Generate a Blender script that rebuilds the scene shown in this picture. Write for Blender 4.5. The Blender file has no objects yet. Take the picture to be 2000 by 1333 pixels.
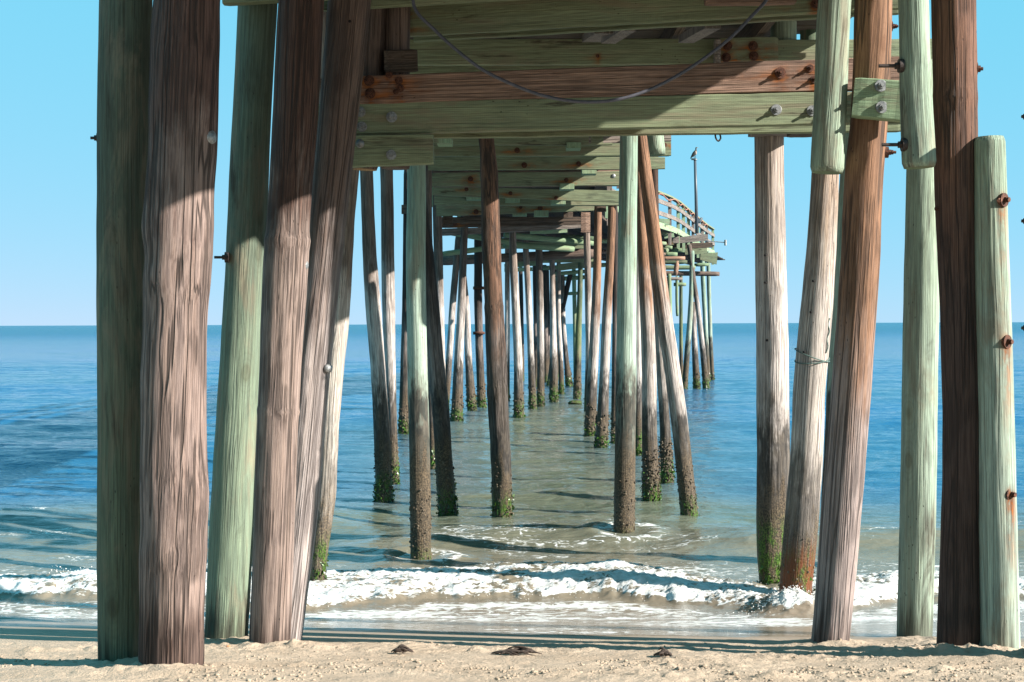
import bpy, math, random
import numpy as np
from mathutils import Vector, Matrix, Quaternion

random.seed(7)
rng = np.random.default_rng(11)
S = bpy.context.scene
COL = S.collection
R = math.radians

# ------------------------------------------------------------------ camera
F = 2800.0
CAMZ = 2.3
cam_d = bpy.data.cameras.new('camera')
cam = bpy.data.objects.new('camera', cam_d)
COL.objects.link(cam)
cam_d.sensor_width = 36.0
cam_d.lens = 36.0 * F / 2000.0
cam_d.clip_start = 0.1
cam_d.clip_end = 60000.0
CAMM = (Matrix.Translation((0, 0, CAMZ)) @ Matrix.Rotation(math.pi / 2 - 33.5 / F, 4, 'X') @ Matrix.Rotation(-0.0035, 4, 'Z'))
cam.matrix_world = CAMM
S.camera = cam
CAMR = CAMM.to_3x3()

def at(px, py, d):
    """point of the world seen at photo pixel px,py, at d metres out (world Y)"""
    v = CAMR @ Vector(((px - 1000.0) / F, -(py - 666.5) / F, -1.0))
    k = d / v.y
    return Vector((0, 0, CAMZ)) + v * k

# ------------------------------------------------------------------ light
EL, AZ = R(26.8), R(21.0)
SUN = Vector((math.cos(AZ) * math.cos(EL), -math.sin(AZ) * math.cos(EL), math.sin(EL)))
sl = bpy.data.lights.new('sun', 'SUN')
sl.energy = 5.0
sl.angle = R(0.5)
sl.color = (1.0, 0.94, 0.86)
so = bpy.data.objects.new('sun', sl)
COL.objects.link(so)
so.rotation_mode = 'QUATERNION'
so.rotation_quaternion = SUN.to_track_quat('Z', 'Y')
w = bpy.data.worlds.new('World')
S.world = w
w.use_nodes = True
nt = w.node_tree
nt.nodes.clear()
sky = nt.nodes.new('ShaderNodeTexSky')
sky.sky_type = 'NISHITA'
sky.sun_disc = False
sky.sun_elevation = EL
sky.sun_rotation = math.atan2(SUN.x, SUN.y)
sky.air_density = 0.5
sky.dust_density = 0.0
sky.ozone_density = 1.6
sky.altitude = 0
bg = nt.nodes.new('ShaderNodeBackground')
bg.inputs[1].default_value = 0.1
EXPO = 1.5
sep = nt.nodes.new('ShaderNodeSeparateColor'); cmb = nt.nodes.new('ShaderNodeCombineColor')
nt.links.new(sky.outputs[0], sep.inputs[0])
# camera-like response of the sky: less contrast between horizon and zenith, cleaner blue
for k, (ex, sc) in enumerate(((0.50, 0.555), (0.08, 0.765), (0.07, 0.99))):
    a = nt.nodes.new('ShaderNodeMath'); a.operation = 'MULTIPLY'; a.inputs[1].default_value = 0.125
    b = nt.nodes.new('ShaderNodeMath'); b.operation = 'POWER'; b.inputs[1].default_value = ex
    c = nt.nodes.new('ShaderNodeMath'); c.operation = 'MULTIPLY'; c.inputs[1].default_value = sc * 10.0 * 2 ** -EXPO
    nt.links.new(sep.outputs[k], a.inputs[0]); nt.links.new(a.outputs[0], b.inputs[0]); nt.links.new(b.outputs[0], c.inputs[0]); nt.links.new(c.outputs[0], cmb.inputs[k])
wo = nt.nodes.new('ShaderNodeOutputWorld')
nt.links.new(cmb.outputs[0], bg.inputs[0])
nt.links.new(bg.outputs[0], wo.inputs[0])
S.view_settings.view_transform = 'Standard'
S.view_settings.look = 'None'
S.view_settings.exposure = EXPO
S.view_settings.gamma = 1.0

# ------------------------------------------------------------------ numpy noise
def _hash(ix, iy, iz, s):
    h = (ix.astype(np.int64) * 374761393 + iy.astype(np.int64) * 668265263 + iz.astype(np.int64) * 2147483647 + s * 1274126177) & 0xffffffff
    h = ((h ^ (h >> 13)) * 1274126177) & 0xffffffff
    h = (h ^ (h >> 16)) & 0xffffff
    return h / float(0xffffff)

def vnoise(x, y, z=None, s=0):
    x = np.asarray(x, float); y = np.asarray(y, float)
    x, y = np.broadcast_arrays(x, y)
    z = np.zeros_like(x) if z is None else np.broadcast_to(np.asarray(z, float), x.shape)
    x0, y0, z0 = np.floor(x), np.floor(y), np.floor(z)
    fx, fy, fz = x - x0, y - y0, z - z0
    fx = fx * fx * fx * (fx * (fx * 6 - 15) + 10); fy = fy * fy * fy * (fy * (fy * 6 - 15) + 10); fz = fz * fz * (3 - 2 * fz)
    flat = not np.any(fz)
    def layer(k):
        a = _hash(x0, y0, z0 + k, s); b = _hash(x0 + 1, y0, z0 + k, s)
        c = _hash(x0, y0 + 1, z0 + k, s); d = _hash(x0 + 1, y0 + 1, z0 + k, s)
        return (a * (1 - fx) + b * fx) * (1 - fy) + (c * (1 - fx) + d * fx) * fy
    r = layer(0)
    if not flat:
        r = r * (1 - fz) + layer(1) * fz
    return r * 2 - 1

def fbm(x, y, s=0, o=4, g=0.5):
    r = 0; a = 1.0; t = 0
    x = np.asarray(x, float); y = np.asarray(y, float)
    for i in range(o):
        ca, sa = math.cos(0.6 * i), math.sin(0.6 * i)
        r = r + a * vnoise((x * ca - y * sa) * 2 ** i + 7.3 * i, (x * sa + y * ca) * 2 ** i + 3.1 * i, s=s + i)
        t += a; a *= g
    return r / t

def sstep(a, b, x):
    t = np.clip((np.asarray(x, float) - a) / (b - a), 0, 1)
    return t * t * (3 - 2 * t)

# ------------------------------------------------------------------ materials
class NT:
    def __init__(s, name):
        s.m = bpy.data.materials.new(name); s.m.use_nodes = True
        s.t = s.m.node_tree; s.t.nodes.clear()
        s.out = s.t.nodes.new('ShaderNodeOutputMaterial')
    def n(s, typ, ins=None, **kw):
        nd = s.t.nodes.new('ShaderNode' + typ)
        for k, v in kw.items():
            setattr(nd, k, v)
        for k, v in (ins or {}).items():
            s.put(nd.inputs[k], v)
        return nd
    def put(s, sock, v):
        if isinstance(v, bpy.types.NodeSocket):
            s.t.links.new(v, sock)
        elif isinstance(v, (tuple, list)) and len(v) == 3 and sock.type == 'RGBA':
            sock.default_value = (*v, 1)
        else:
            sock.default_value = v
    def math(s, op, a, b=None, c=None, clamp=False):
        nd = s.t.nodes.new('ShaderNodeMath'); nd.operation = op; nd.use_clamp = clamp
        s.put(nd.inputs[0], a)
        if b is not None: s.put(nd.inputs[1], b)
        if c is not None: s.put(nd.inputs[2], c)
        return nd.outputs[0]
    def mr(s, v, a, b, c=0.0, d=1.0, smooth=True):
        nd = s.t.nodes.new('ShaderNodeMapRange')
        nd.interpolation_type = 'SMOOTHSTEP' if smooth else 'LINEAR'
        for i, q in enumerate((v, a, b, c, d)): s.put(nd.inputs[i], q)
        return nd.outputs[0]
    def mix(s, f, a, b, mode='MIX'):
        nd = s.t.nodes.new('ShaderNodeMix'); nd.data_type = 'RGBA'; nd.blend_type = mode
        nd.clamp_factor = True
        s.put(nd.inputs[0], f); s.put(nd.inputs[6], a); s.put(nd.inputs[7], b)
        return nd.outputs[2]
    def noise(s, vec, scale=1.0, detail=4.0, rough=0.55, dist=0.0):
        nd = s.n('TexNoise', {'Vector': vec, 'Scale': scale, 'Detail': detail, 'Roughness': rough, 'Distortion': dist})
        return nd.outputs['Fac']
    def scale(s, vec, sc, off=None):
        a = s.n('VectorMath', {0: vec, 1: sc}, operation='MULTIPLY').outputs[0]
        if off is not None:
            a = s.n('VectorMath', {0: a, 1: off}, operation='ADD').outputs[0]
        return a
    def bump(s, h, dist, strength=1.0, prev=None):
        nd = s.n('Bump', {'Height': h, 'Distance': dist, 'Strength': strength})
        if prev is not None: s.put(nd.inputs['Normal'], prev)
        return nd.outputs[0]
    def pbsdf(s, col, rough, nrm=None, spec=0.3, metal=0.0):
        p = s.n('BsdfPrincipled', {'Base Color': col, 'Roughness': rough, 'Metallic': metal, 'Specular IOR Level': spec})
        if nrm is not None: s.put(p.inputs['Normal'], nrm)
        s.t.links.new(p.outputs[0], s.out.inputs[0])
        return p

_mats = {}
def wood(name, top, mid, z0=2.0, z1=3.5, tide=None, algae=0.45, crack=1.0, patch=0.5, fine=1.0,
         stain=0.0, holes=0.0, rust_only=False, spec=0.22, knots=0.6, wet=None, saw=0.0, black=1.0, streak=1.0, foot=None, fade=0.0, gain=0.68):
    """weathered timber, grain along local Z.  top/mid: colours above z1 / below z0 (world height)."""
    if name in _mats: return _mats[name]
    top = tuple(c * gain for c in top); mid = tuple(c * gain for c in mid)
    t = NT(name)
    tc = t.n('TexCoord').outputs['Object']
    rnd = t.n('ObjectInfo').outputs['Random']
    off = t.n('CombineXYZ', {0: t.math('MULTIPLY', rnd, 37.0), 1: t.math('MULTIPLY', rnd, 91.0), 2: t.math('MULTIPLY', rnd, 53.0)}).outputs[0]
    P = t.n('VectorMath', {0: tc, 1: off}, operation='ADD').outputs[0]
    wz = t.n('SeparateXYZ', {0: t.n('NewGeometry').outputs['Position']}).outputs[2]
    warp = t.n('TexNoise', {'Vector': t.scale(P, (2.5, 2.5, 1.6)), 'Scale': 1.0, 'Detail': 2.0}).outputs['Color']
    Pw = t.n('VectorMath', {0: P, 1: t.scale(warp, (0.008, 0.008, 0.0))}, operation='ADD').outputs[0]
    g1 = t.noise(t.scale(Pw, (150, 150, 3.2)), 1.0, 5, 0.68)          # fine fibre
    g2 = t.noise(t.scale(Pw, (30, 30, 1.0)), 1.0, 5, 0.62)           # broad streaks
    g3 = t.noise(t.scale(P, (5, 5, 1.6)), 1.0, 5, 0.62, 0.4)        # patches
    g4 = t.noise(t.scale(P, (260, 260, 22)), 1.0, 2, 0.5)
    blot = t.noise(t.scale(P, (9, 9, 4)), 1.0, 6, 0.7, 1.0)
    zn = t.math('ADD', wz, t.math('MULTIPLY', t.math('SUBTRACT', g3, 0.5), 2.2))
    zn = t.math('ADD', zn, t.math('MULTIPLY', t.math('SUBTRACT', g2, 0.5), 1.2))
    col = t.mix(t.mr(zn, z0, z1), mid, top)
    # fibre and streak variation
    lo = 1 - 0.42 * streak; hi = 1 + 0.2 * streak
    col = t.mix(t.mr(g1, 0.40, 0.60), t.mix(1.0, col, (lo, lo * 0.98, lo * 0.98), 'MULTIPLY'), t.mix(1.0, col, (hi, hi, hi * 0.98), 'MULTIPLY'))
    col = t.mix(t.math('MULTIPLY', t.mr(g2, 0.42, 0.7), 0.55 * patch * streak), col, t.mix(1.0, col, (1.35, 1.22, 1.05), 'MULTIPLY'))
    col = t.mix(t.math('MULTIPLY', t.mr(g3, 0.55, 0.72), patch), col, t.mix(1.0, col, (0.62, 0.62, 0.66), 'MULTIPLY'))
    col = t.mix(t.math('MULTIPLY', t.mr(blot, 0.6, 0.68), 0.35 * patch), col, t.mix(1.0, col, (0.45, 0.42, 0.4), 'MULTIPLY'))
    # scattered small dark pits
    vp = t.n('TexVoronoi', {'Vector': t.scale(P, (34, 34, 14)), 'Scale': 1.0}, feature='F1')
    pit = t.mr(vp.outputs['Distance'], 0.07, 0.12, 1.0, 0.0)
    pit = t.math('MULTIPLY', pit, t.mr(t.noise(t.scale(P, (3, 3, 1.2)), 1, 1), 0.56, 0.64))
    # knots with rings
    vk = t.n('TexVoronoi', {'Vector': t.scale(P, (3.2, 3.2, 1.7)), 'Scale': 1.0}, feature='F1')
    kd = vk.outputs['Distance']
    knot = t.math('MULTIPLY', t.mr(kd, 0.06, 0.15, 1.0, 0.0), knots)
    ring = t.math('MULTIPLY', t.math('SINE', t.math('MULTIPLY', kd, 95.0)), t.mr(kd, 0.12, 0.4, 1.0, 0.0))
    col = t.mix(t.math('MULTIPLY', t.math('MULTIPLY', ring, 0.22), knots, clamp=True), col, t.mix(1.0, col, (0.55, 0.5, 0.45), 'MULTIPLY'))
    col = t.mix(t.math('MULTIPLY', knot, 0.5), col, t.mix(1.0, col, (0.5, 0.36, 0.26), 'MULTIPLY'))
    if fade:
        fn = t.noise(t.scale(P, (6, 6, 1.1), (4, 8, 2)), 1.0, 6, 0.68, 0.8)
        col = t.mix(t.math('MULTIPLY', t.mr(fn, 0.48, 0.66), fade), col, t.mix(g2, (0.16 * gain, 0.12 * gain, 0.075 * gain), (0.42 * gain, 0.35 * gain, 0.25 * gain)))
        fn2 = t.noise(t.scale(P, (11, 11, 2.4), (1, 3, 9)), 1.0, 5, 0.65, 0.5)
        col = t.mix(t.math('MULTIPLY', t.mr(fn2, 0.56, 0.66), fade * 0.8), col, t.mix(1.0, col, (1.3, 1.32, 1.3), 'MULTIPLY'))
    # long drying cracks
    c1 = t.noise(t.scale(Pw, (16, 16, 0.3)), 1.0, 2, 0.5)
    c2 = t.noise(t.scale(Pw, (46, 46, 0.4), (3.3, 1.1, 7)), 1.0, 3, 0.5)
    ca = t.mr(t.math('ABSOLUTE', t.math('SUBTRACT', c1, 0.5)), 0.004, 0.038, 1.0, 0.0)
    cb = t.mr(t.math('ABSOLUTE', t.math('SUBTRACT', c2, 0.5)), 0.01, 0.10, 1.0, 0.0)
    brk = t.mr(t.noise(t.scale(P, (4, 4, 2.2), (9, 2, 4)), 1, 2), 0.44, 0.56)
    cr = t.math('MULTIPLY', t.math('MAXIMUM', ca, t.math('MULTIPLY', t.math('MULTIPLY', cb, brk), 0.7)), crack, clamp=True)
    col = t.mix(t.math('MULTIPLY', cr, 0.8, clamp=True), col, (0.02, 0.015, 0.013))
    col = t.mix(t.math('MULTIPLY', pit, 0.75), col, (0.03, 0.02, 0.018))
    rough = 0.78
    weed_h = None
    if saw:
        wv = t.n('TexWave', {'Vector': t.scale(P, (0, 1, 22)), 'Scale': 1.0, 'Distortion': 1.5, 'Detail': 2.0}, bands_direction='Z').outputs['Fac']
        col = t.mix(t.math('MULTIPLY', wv, saw * 0.25), col, t.mix(1.0, col, (1.5, 1.45, 1.35), 'MULTIPLY'))
    if stain:
        st = t.mr(t.noise(t.scale(P, (7, 7, 0.9), (5, 5, 5)), 1.0, 5, 0.65, 0.6), 0.62 - stain * 0.16, 0.70)
        col = t.mix(t.math('MULTIPLY', st, 0.85), col, (0.035, 0.028, 0.02))
    if wet is not None:   # damp foot of a pile in the sand
        wf = t.mr(t.math('ADD', wz, t.math('MULTIPLY', t.math('SUBTRACT', g2, 0.5), 0.9)), wet - 0.1, wet + 0.12, 1.0, 0.0)
        col = t.mix(t.math('MULTIPLY', wf, 0.75), col, t.mix(1.0, col, (0.22, 0.17, 0.15), 'MULTIPLY'))
    if tide is not None:
        n5 = t.noise(t.scale(P, (14, 14, 3)), 1.0, 6, 0.7)
        zt = t.math('ADD', wz, t.math('MULTIPLY', t.math('SUBTRACT', n5, 0.5), 1.3))
        zt = t.math('ADD', zt, t.math('MULTIPLY', t.math('SUBTRACT', g3, 0.5), 0.8))
        dk = t.mr(zt, tide - 0.22, tide + 0.18, 1.0, 0.0)
        peel = t.mr(n5, 0.52, 0.60, 0.0, 1.0)
        dark = t.mix(t.mr(blot, 0.4, 0.65), (0.022, 0.02, 0.018), (0.085, 0.07, 0.055))
        dark = t.mix(t.math('MULTIPLY', peel, t.mr(wz, tide * 0.45, tide * 0.9, 0.0, 0.45)), dark, t.mix(1.0, mid, (0.7, 0.7, 0.7), 'MULTIPLY'))
        col = t.mix(t.math('MULTIPLY', dk, 0.93 * black), col, dark)
        # brown crust lower down
        spk = t.noise(t.scale(P, (90, 90, 70)), 1.0, 3, 0.6)
        crust = t.mix(t.mr(spk, 0.42, 0.62), (0.03, 0.022, 0.014), (0.14, 0.10, 0.06))
        col = t.mix(t.math('MULTIPLY', t.mr(zt, tide * 0.42, tide * 0.7, 1.0, 0.0), 0.8), col, crust)
        if algae > 0:
            an = t.noise(t.scale(P, (16, 16, 7)), 1.0, 5, 0.7)
            za = t.math('ADD', wz, t.math('MULTIPLY', t.math('SUBTRACT', an, 0.5), 1.1))
            am = t.mr(za, algae - 0.12, algae + 0.06, 1.0, 0.0)
            ac = t.mix(t.mr(spk, 0.38, 0.62), (0.012, 0.028, 0.005), (0.065, 0.14, 0.014))
            col = t.mix(t.math('MULTIPLY', am, t.mr(an, 0.44, 0.56, 0.05, 0.95)), col, ac)
        weed_h = spk
        rough = t.mr(wz, 0.1, 0.9, 0.38, 0.8)
    if foot is not None:
        ft = t.mr(t.math('ADD', wz, t.math('MULTIPLY', t.math('SUBTRACT', g2, 0.5), 1.1)), foot[3] - 0.1, foot[3] + 0.25, 1.0, 0.0)
        col = t.mix(t.math('MULTIPLY', ft, t.mr(g3, 0.42, 0.52)), col, foot[:3])
    ra = t.n('Attribute', attribute_name='rust').outputs['Fac']
    rn = t.noise(t.scale(P, (16, 16, 7)), 1.0, 5, 0.65)
    rf = t.math('MULTIPLY', ra, t.mr(rn, 0.30, 0.60, 0.2, 1.5), clamp=True)
    col = t.mix(rf, col, t.mix(t.mr(rn, 0.4, 0.62), (0.07, 0.022, 0.010), (0.26, 0.085, 0.02)))
    h = t.math('ADD', t.math('MULTIPLY', g1, 0.75 * fine * streak), t.math('MULTIPLY', g2, 0.45 * streak))
    h = t.math('ADD', h, t.math('MULTIPLY', g4, 0.12 * fine))
    h = t.math('SUBTRACT', h, t.math('MULTIPLY', cr, 1.3))
    h = t.math('SUBTRACT', h, t.math('MULTIPLY', pit, 0.8))
    h = t.math('ADD', h, t.math('MULTIPLY', knot, 0.5))
    if weed_h is not None:
        h = t.math('ADD', h, t.math('MULTIPLY', weed_h, t.mr(wz, 0.4, 1.1, 1.2, 0.0)))
    nrm = t.bump(h, 0.006, 1.0)
    t.pbsdf(col, rough, nrm, spec)
    _mats[name] = t.m
    return t.m

def plain(name, col, rough=0.5, metal=0.0, var=0.3, sc=60, spec=0.4, col2=None):
    if name in _mats: return _mats[name]
    t = NT(name)
    tc = t.n('TexCoord').outputs['Object']
    n = t.noise(tc, sc, 5, 0.65)
    c2 = col2 if col2 else tuple(c * (1 - var) for c in col)
    c = t.mix(t.mr(n, 0.35, 0.65), c2, col)
    t.pbsdf(c, rough, t.bump(n, 0.002, 0.8), spec, metal)
    _mats[name] = t.m
    return t.m

GREEN_T, GREEN_M = (0.30, 0.46, 0.29), (0.36, 0.52, 0.36)
M = {
 'dgreen': wood('old_green_timber', (0.115, 0.14, 0.105), (0.14, 0.18, 0.125), 1.2, 3.2, crack=0.25, patch=0.8, stain=0.35, wet=0.5, knots=0.8, streak=0.6, fade=0.6),
 'mgreen': wood('mid_green_timber', (0.15, 0.20, 0.15), (0.23, 0.30, 0.22), 1.5, 3.2, crack=0.3, patch=0.8, stain=0.3, wet=0.42, knots=0.8, streak=0.6, fade=0.6),
 'lgreen': wood('pale_green_timber', (0.36, 0.46, 0.35), (0.43, 0.54, 0.455), 1.5, 3.2, crack=0.4, patch=0.55, stain=0.12, wet=0.36, knots=1.0, streak=0.6, fade=0.6),
 'lgreen_stain': wood('pale_green_stained_timber', (0.36, 0.45, 0.34), (0.40, 0.50, 0.40), 1.5, 3.2, crack=0.25, patch=0.6, stain=0.55, wet=0.4, knots=1.0, streak=0.6, fade=0.6),
 'brown': wood('brown_timber', (0.14, 0.085, 0.072), (0.295, 0.22, 0.195), 2.75, 3.35, crack=1.0, patch=0.75, knots=0.7, wet=0.85, streak=0.78),  # brown head painted darker to deepen the deck's shade on it
 'brown_grey': wood('brown_to_grey_timber', (0.30, 0.165, 0.10), (0.40, 0.325, 0.305), 1.35, 2.7, crack=0.9, patch=0.6, wet=0.38, streak=0.78),
 'ring_brown': wood('ringed_brown_timber', (0.12, 0.07, 0.055), (0.32, 0.245, 0.215), 2.6, 3.3, crack=0.9, patch=0.7, wet=0.38, streak=0.78),  # head colour darkened to add to the shade cast by the deck
 'grey': wood('grey_timber', (0.18, 0.13, 0.11), (0.47, 0.41, 0.395), 2.0, 3.1, crack=0.8, patch=0.5, wet=0.2, streak=0.78),  # browner head, its tone darkened further where the deck shades it
 'dark_brown': wood('dark_brown_timber', (0.20, 0.10, 0.065), (0.10, 0.065, 0.055), 2.2, 3.7, crack=0.9, patch=0.6, wet=0.4, streak=0.78),
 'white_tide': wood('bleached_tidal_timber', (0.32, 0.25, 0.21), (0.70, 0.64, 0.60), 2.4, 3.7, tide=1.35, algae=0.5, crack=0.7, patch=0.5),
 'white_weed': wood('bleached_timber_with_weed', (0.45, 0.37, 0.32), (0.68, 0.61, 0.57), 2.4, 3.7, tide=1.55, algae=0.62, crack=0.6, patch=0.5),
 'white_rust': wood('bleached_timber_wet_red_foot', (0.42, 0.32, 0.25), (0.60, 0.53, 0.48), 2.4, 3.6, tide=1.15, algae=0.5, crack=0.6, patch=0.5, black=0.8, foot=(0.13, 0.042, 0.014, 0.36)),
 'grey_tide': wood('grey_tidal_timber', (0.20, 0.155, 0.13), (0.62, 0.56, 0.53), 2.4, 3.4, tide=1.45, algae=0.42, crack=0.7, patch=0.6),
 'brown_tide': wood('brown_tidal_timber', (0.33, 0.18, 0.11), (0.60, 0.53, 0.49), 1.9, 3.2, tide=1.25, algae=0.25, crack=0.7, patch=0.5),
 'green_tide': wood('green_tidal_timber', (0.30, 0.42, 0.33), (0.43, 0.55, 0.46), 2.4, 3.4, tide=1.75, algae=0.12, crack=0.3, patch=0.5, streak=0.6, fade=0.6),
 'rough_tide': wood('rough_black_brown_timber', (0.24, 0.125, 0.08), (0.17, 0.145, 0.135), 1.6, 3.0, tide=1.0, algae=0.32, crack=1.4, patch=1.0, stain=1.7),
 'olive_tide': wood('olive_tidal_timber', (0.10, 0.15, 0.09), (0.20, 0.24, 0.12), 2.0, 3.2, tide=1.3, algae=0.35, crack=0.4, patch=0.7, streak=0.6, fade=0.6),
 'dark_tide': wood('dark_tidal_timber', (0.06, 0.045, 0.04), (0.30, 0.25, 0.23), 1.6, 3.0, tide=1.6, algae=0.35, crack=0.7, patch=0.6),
 'beam_green': wood('green_plank', (0.26, 0.305, 0.19), (0.28, 0.335, 0.21), 3.0, 4.0, crack=0.2, patch=0.7, knots=0.9, stain=0.12, saw=0.6, streak=0.6, fade=0.6),
 'beam_bright': wood('fresh_green_plank', (0.33, 0.46, 0.29), (0.34, 0.47, 0.30), 3.0, 4.0, crack=0.12, patch=0.4, knots=0.9, saw=0.7, streak=0.6, fade=0.6),
 'beam_brown': wood('red_brown_plank', (0.36, 0.235, 0.18), (0.38, 0.25, 0.19), 3.0, 4.0, crack=0.5, patch=0.6, knots=0.8, saw=0.6),
 'beam_old': wood('old_brown_plank', (0.15, 0.11, 0.085), (0.2, 0.15, 0.12), 3.0, 4.0, crack=0.6, patch=0.7, knots=0.6),
 'beam_grey': wood('grey_plank', (0.33, 0.28, 0.25), (0.33, 0.28, 0.25), 3.0, 4.0, crack=0.6, patch=0.6, knots=0.6),
 'log_green': wood('green_log', (0.24, 0.34, 0.2), (0.24, 0.34, 0.2), 3.0, 4.0, crack=0.2, patch=0.5, knots=0.6, streak=0.6, fade=0.6),
 'log_brown': wood('brown_log', (0.22, 0.16, 0.13), (0.22, 0.16, 0.13), 3.0, 4.0, crack=0.6, patch=0.6, knots=0.6),
 'log_pink': wood('salmon_log', (0.46, 0.28, 0.2), (0.46, 0.28, 0.2), 3.0, 4.0, crack=0.4, patch=0.4, knots=0.6),
 'end_wood': wood('sawn_end_wood', (0.5, 0.32, 0.15), (0.5, 0.32, 0.15), 3.0, 4.0, crack=0.3, patch=0.6, knots=0.2),
 'rust': plain('rusty_iron', (0.13, 0.05, 0.028), 0.8, 0.2, col2=(0.035, 0.016, 0.011), sc=90),
 'zinc': plain('galvanised_steel', (0.30, 0.31, 0.31), 0.5, 0.6, 0.45, sc=50),
 'steel_dark': plain('dark_iron', (0.06, 0.045, 0.04), 0.6, 0.5, 0.4),
 'cable': plain('grey_rubber', (0.085, 0.085, 0.105), 0.5, 0.0, 0.25, sc=25),
 'pole': plain('dark_painted_metal', (0.07, 0.085, 0.10), 0.45, 0.0, 0.2),
 'rope': plain('green_cord', (0.10, 0.16, 0.14), 0.8, 0.0, 0.4),
 'orange': plain('orange_cord', (0.36, 0.15, 0.10), 0.7, 0.0, 0.3),
 'bluebox': plain('dark_blue_plastic', (0.02, 0.045, 0.12), 0.4, 0.0, 0.2),
 'bird': plain('dark_feathers', (0.045, 0.038, 0.032), 0.7, 0, 0.5, sc=40),
 'bird_breast': plain('buff_feathers', (0.34, 0.25, 0.20), 0.8, 0, 0.3, sc=40),
 'bill': plain('yellow_bill', (0.55, 0.35, 0.1), 0.5),
 'shell': plain('white_shell', (0.72, 0.68, 0.6), 0.4, 0, 0.2),
 'oshell': plain('orange_shell', (0.62, 0.28, 0.14), 0.5, 0, 0.3),
 'wrack': plain('dry_dark_seaweed', (0.06, 0.04, 0.03), 0.8, 0, 0.5),
 'hole': plain('dark_drill_hole', (0.006, 0.005, 0.005), 0.9),
}
def seaweed_mat():
    t = NT('green_seaweed')
    g = t.n('NewGeometry')
    n = t.noise(g.outputs['Position'], 30, 3)
    r = t.math('ADD', t.math('MULTIPLY', g.outputs['Random Per Island'], 0.6), t.math('MULTIPLY', n, 0.5))
    c = t.mix(t.mr(r, 0.2, 0.85), (0.006, 0.016, 0.003), (0.055, 0.135, 0.012))
    t.pbsdf(c, 0.35, None, 0.5)
    return t.m
M['weed'] = seaweed_mat()
def barn_mat():
    t = NT('barnacle_crust')
    g = t.n('NewGeometry')
    c = t.mix(g.outputs['Random Per Island'], (0.03, 0.022, 0.014), (0.14, 0.11, 0.075))
    t.pbsdf(c, 0.6, None, 0.3)
    return t.m
M['barnacle'] = barn_mat()

# ------------------------------------------------------------------ object helpers
WM = {}            # world matrices we set ourselves
def link(o, parent=None, mat=None):
    COL.objects.link(o)
    m = mat if mat is not None else Matrix.Identity(4)
    if parent is not None:
        o.parent = parent
        o.matrix_local = WM[parent.name].inverted() @ m
    else:
        o.matrix_world = m
    WM[o.name] = m
    return o
def props(o, label=None, cat=None, group=None, kind=None):
    if label: o['label'] = label
    if cat: o['category'] = cat
    if group: o['group'] = group
    if kind: o['kind'] = kind
    return o
def empty(name, loc, label, cat, group=None):
    o = bpy.data.objects.new(name, None); o.empty_display_size = 0.3
    link(o, None, Matrix.Translation(loc))
    return props(o, label, cat, group)
def mesh_obj(name, V, Fc, mat, parent=None, M4=None, smooth=True, attrs=None, mats=None, fmat=None):
    """V in world coordinates (N,3); stored relative to M4 (world matrix of the object)"""
    V = np.asarray(V, float)
    if M4 is None:
        M4 = WM[parent.name].copy() if parent is not None else Matrix.Translation(Vector(V.mean(0)))
    inv = np.array(M4.inverted())
    L = V @ inv[:3, :3].T + inv[:3, 3]
    me = bpy.data.meshes.new(name)
    if isinstance(Fc, np.ndarray):
        nf, k = Fc.shape
        me.vertices.add(len(L)); me.vertices.foreach_set('co', L.astype(np.float32).ravel())
        me.loops.add(nf * k); me.loops.foreach_set('vertex_index', Fc.astype(np.int32).ravel())
        me.polygons.add(nf); me.polygons.foreach_set('loop_start', np.arange(0, nf * k, k, dtype=np.int32))
        me.update(calc_edges=True)
    else:
        me.from_pydata([tuple(v) for v in L], [], [tuple(int(i) for i in f) for f in Fc])
    for m in (mats or [mat]):
        me.materials.append(m)
    if fmat is not None:
        me.polygons.foreach_set('material_index', np.asarray(fmat, dtype=np.int32))
    if smooth is True:
        me.polygons.foreach_set('use_smooth', np.ones(len(me.polygons), dtype=bool))
    elif smooth is not False:
        me.polygons.foreach_set('use_smooth', np.asarray(smooth, dtype=bool))
    for k, a in (attrs or {}).items():
        at_ = me.attributes.new(k, 'FLOAT', 'POINT')
        at_.data.foreach_set('value', np.asarray(a, dtype=np.float32))
    me.update()
    o = bpy.data.objects.new(name, me)
    return link(o, parent, M4)

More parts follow.
